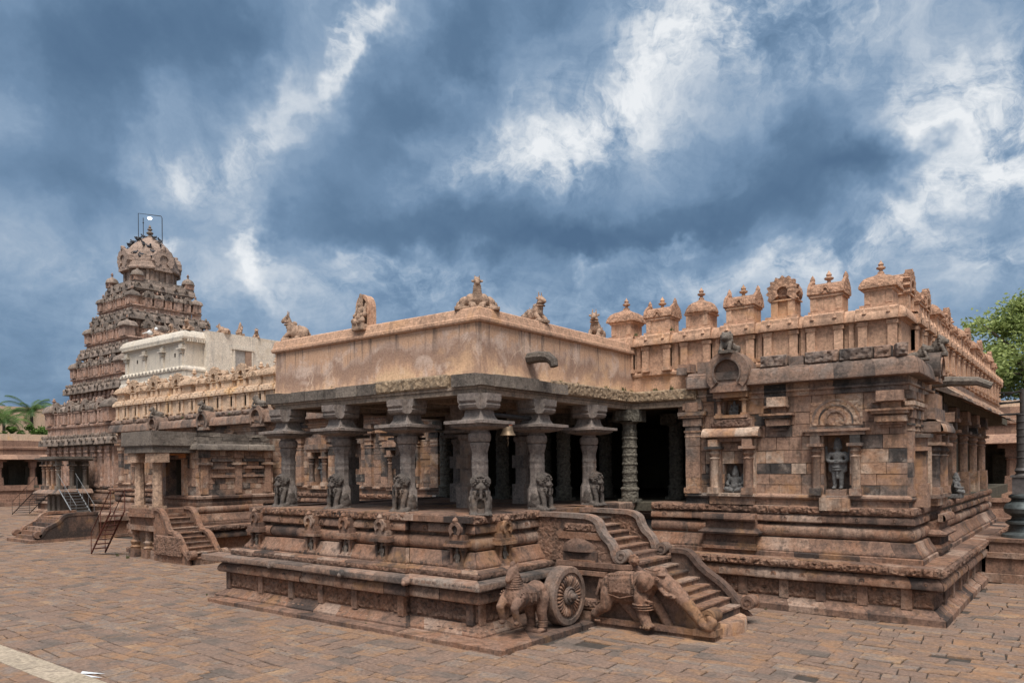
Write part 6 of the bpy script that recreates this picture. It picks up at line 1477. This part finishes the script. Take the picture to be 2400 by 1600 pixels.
m = MB(); pr = [(.27, 3.08), (.22, 3.14), (.27, 3.22), (.22, 3.3), (.215, 3.42)]; z = 3.42
while z < 4.75: pr += [(.205, z), (.205, z + .17), (.22, z + .175), (.22, z + .195), (.205, z + .2)]; z += .21
pr += [(.20, 4.86), (.0, 4.87)]; m.lathe(pr, (cx, cy2), 24); m.build('banded_shaft', M_BRONZE, fm, .5)
m = MB(); m.tube([(cx, cy2, 4.8), (cx, cy2, 5.62)], .115, 12); m.build('mast', M_BRONZE, fm)
for z, t in ((4.86, 0), (5.22, .03), (5.52, .12)):
    m = MB(); m.box(cx - .62, cx + 1.2, cy2 - .10, cy2 + .10, z, z + .035); m.M = None
    m.tube([(cx - .62, cy2, z + .02 - t), (cx - .1, cy2 - .13, z + .03)], .03, 6); m.build('crossbar', M_DIRON, fm)
# ---------------------------------------------------------------- trees and palms
def leafy(name, label, x, y, z, rx, ry, rz, n, size, mat=M_LEAF, trunk=True, seed=1, group=None, clumps=70):
    t = thing(name, label, 'tree' if trunk else 'shrub', (x, y, 0), group)
    g = random.Random(seed); c = MB(); cl_ = []
    for _ in range(clumps):
        th, ph = g.uniform(0, 6.283), math.acos(g.uniform(-.75, 1)); r = g.uniform(.35, 1.0) ** .6
        cl_.append((x + rx * r * math.sin(ph) * math.cos(th), y + ry * r * math.sin(ph) * math.sin(th), z + rz * r * math.cos(ph), g.uniform(.09, .20) * rx, g.uniform(-.3, .3)))
    vs = []; fs = []; bl = []
    for i in range(n):
        a, b, q, r, tone = cl_[g.randrange(len(cl_))]
        d = Vector((g.gauss(0, 1), g.gauss(0, 1), g.gauss(0, .75))); d.normalize(); d *= r * g.uniform(.25, 1.15)
        p = Vector((a, b, q)) + d; u = Vector((g.gauss(0, 1), g.gauss(0, 1), g.gauss(0, .6))).normalized(); v = u.cross(Vector((g.gauss(0, 1), g.gauss(0, 1), g.gauss(0, 1)))).normalized()
        s = size * g.uniform(.6, 1.3); k = len(vs)
        vs += [tuple(p - u * s), tuple(p + v * s * .45), tuple(p + u * s), tuple(p - v * s * .45)]; fs.append((k, k + 1, k + 2, k + 3)); bl.append(min(1, max(0, .5 + tone + g.uniform(-.25, .25))))
    c.add(vs, fs, bl); c.build('crown', mat, t, 0)
    if trunk:
        m = MB(); m.tube([(x, y, 0), (x + .2, y, z * .35), (x - .1, y + .1, z * .7)], [.55, .42, .32], 10)
        for k in range(12): e = cl_[k]; m.tube([(x, y, z * .45 + .2 * k), ((x + e[0]) / 2, (y + e[1]) / 2, (z * .8 + e[2]) / 2 + .4), e[:3]], [.2, .12, .04], 6)
        m.build('trunk', M_BARK, t, .6)
    return t
leafy('broadleaf_tree', 'large bright green tree behind the right hall parapet', -2.8, 62, 10.6, 6.0, 5.5, 3.9, 30000, .15, seed=5, clumps=150)
leafy('broadleaf_tree', 'smaller darker tree to the right behind the flag mast', 5.0, 58, 8.0, 4.5, 4.0, 4.0, 9000, .17, seed=6)
def palm(x, y, h, r, n, label, seed):
    t = thing('coconut_palm', label, 'palm tree', (x, y, 0), 'palms behind the left cloister'); g = random.Random(seed)
    m = MB(); m.tube([(x, y, 0), (x + .3, y, h * .5), (x, y, h)], [.3, .22, .18], 8); m.build('trunk', M_BARK, t, .6)
    c = MB(); vs = []; fs = []; bl = []
    for i in range(n):
        a = 6.283 * i / n + g.uniform(-.2, .2); e = g.uniform(-.1, 1.15); L = r * g.uniform(.8, 1.1); pts = []
        for k in range(13):
            s = k / 12; el = e - s * s * 1.5 * (1.1 - e * .35)
            if k == 0: p = Vector((x, y, h))
            else: p = pts[-1] + Vector((math.cos(a) * math.cos(el), math.sin(a) * math.cos(el), math.sin(el))) * L / 12
            pts.append(p)
        side = Vector((-math.sin(a), math.cos(a), 0)); tone = g.uniform(.1, .9)
        for k in range(1, 13):
            d = (pts[k] - pts[k - 1])
            for sg in (-1, 1):
                for q in (0, .5):
                    o = pts[k - 1] + d * q; ll = L * .28 * math.sin(math.pi * min(1, (k + q) / 13.5)) ** .6
                    tip = o + side * sg * ll * .8 + d.normalized() * ll * .55 - Vector((0, 0, ll * .42)); b = len(vs)
                    vs += [tuple(o), tuple(o + d * .42), tuple(tip)]; fs.append((b, b + 1, b + 2)); bl.append(min(1, max(0, tone + g.uniform(-.2, .2))))
    c.add(vs, fs, bl); c.build('crown', M_PALM, t, 0)
palm(-116, 42.5, 11.4, 3.7, 20, 'tall coconut palm with spreading fronds just left of the tower base', 11)
palm(-118, 36.0, 11.2, 4.0, 18, 'coconut palm cut by the left edge above the cloister roof', 12)
palm(-112, 37.8, 9.6, 3.4, 16, 'low coconut palm between the taller palms', 13)
palm(-124, 41, 10.8, 3.6, 16, 'coconut palm set back between the others', 14)
for i, (x, y, z, r) in enumerate(((-108, 33.5, 7.2, 2.2), (-110, 37, 7.4, 2.6), (-112, 41.5, 7.6, 2.8), (-109, 44, 7.2, 2.4))):
    leafy('shrub', ('low green shrub at the left edge above the cloister roof', 'rounded green shrub under the low palm', 'yellowish green shrub beside the tall palm', 'green shrub touching the tower base')[i], x, y, z, r, r, 1.9, 2600, .2, M_BUSH, False, 20 + i, 'shrubs above the left cloister', 22)
# ---------------------------------------------------------------- small weeds rooted in ledges and joints
wd = MB(); vs = []; fs = []; bl = []
wr = random.Random(9)
spots = [(-10.32, 16.1, 5.48, .16), (-10.34, 17.5, 5.48, .22), (-10.32, 18.4, 5.5, .25), (-10.34, 18.9, 5.5, .18), (-9.6, 18.9, 5.5, .2), (-9.1, 18.86, 5.5, .24), (-10.3, 15.3, 5.5, .12), (-9.3, 19.3, 7.16, .22), (-10.4, 19.3, 7.14, .18), (-8.0, 18.8, 5.88, .12), (-35.2, 19.5, 5.9, .3), (-31.2, 19.5, 5.9, .25), (-15.2, 12.35, 5.48, .08), (-29.9, 14.3, .02, .3), (-31.0, 14.4, .02, .25), (-6.3, 18.0, .02, .1), (-18.9, 11.1, .1, .12), (-12.6, 11.1, .1, .08)]
for x, y, z, s in spots:
    s *= .62
    for i in range(18):
        a = wr.uniform(0, 6.28); r = wr.uniform(0, s * .6); h = s * wr.uniform(.3, 1.0); b = len(vs); px, py = x + r * math.cos(a), y + r * math.sin(a) * .5; w_ = s * .10; t = wr.uniform(0, 6.28)
        vs += [(px - w_ * math.cos(t), py - w_ * math.sin(t), z), (px + w_ * math.cos(t), py + w_ * math.sin(t), z), (px + wr.uniform(-.4, .4) * h, py + wr.uniform(-.4, .4) * h, z + h)]; fs.append((b, b + 1, b + 2)); bl.append(wr.random())
wd.add(vs, fs, bl)
meta(wd.build('weeds', M_WEED, None, 0), 'small green weeds rooted in ledges and joints of the stone', 'weeds', kind='stuff')
bpy.context.view_layer.update()
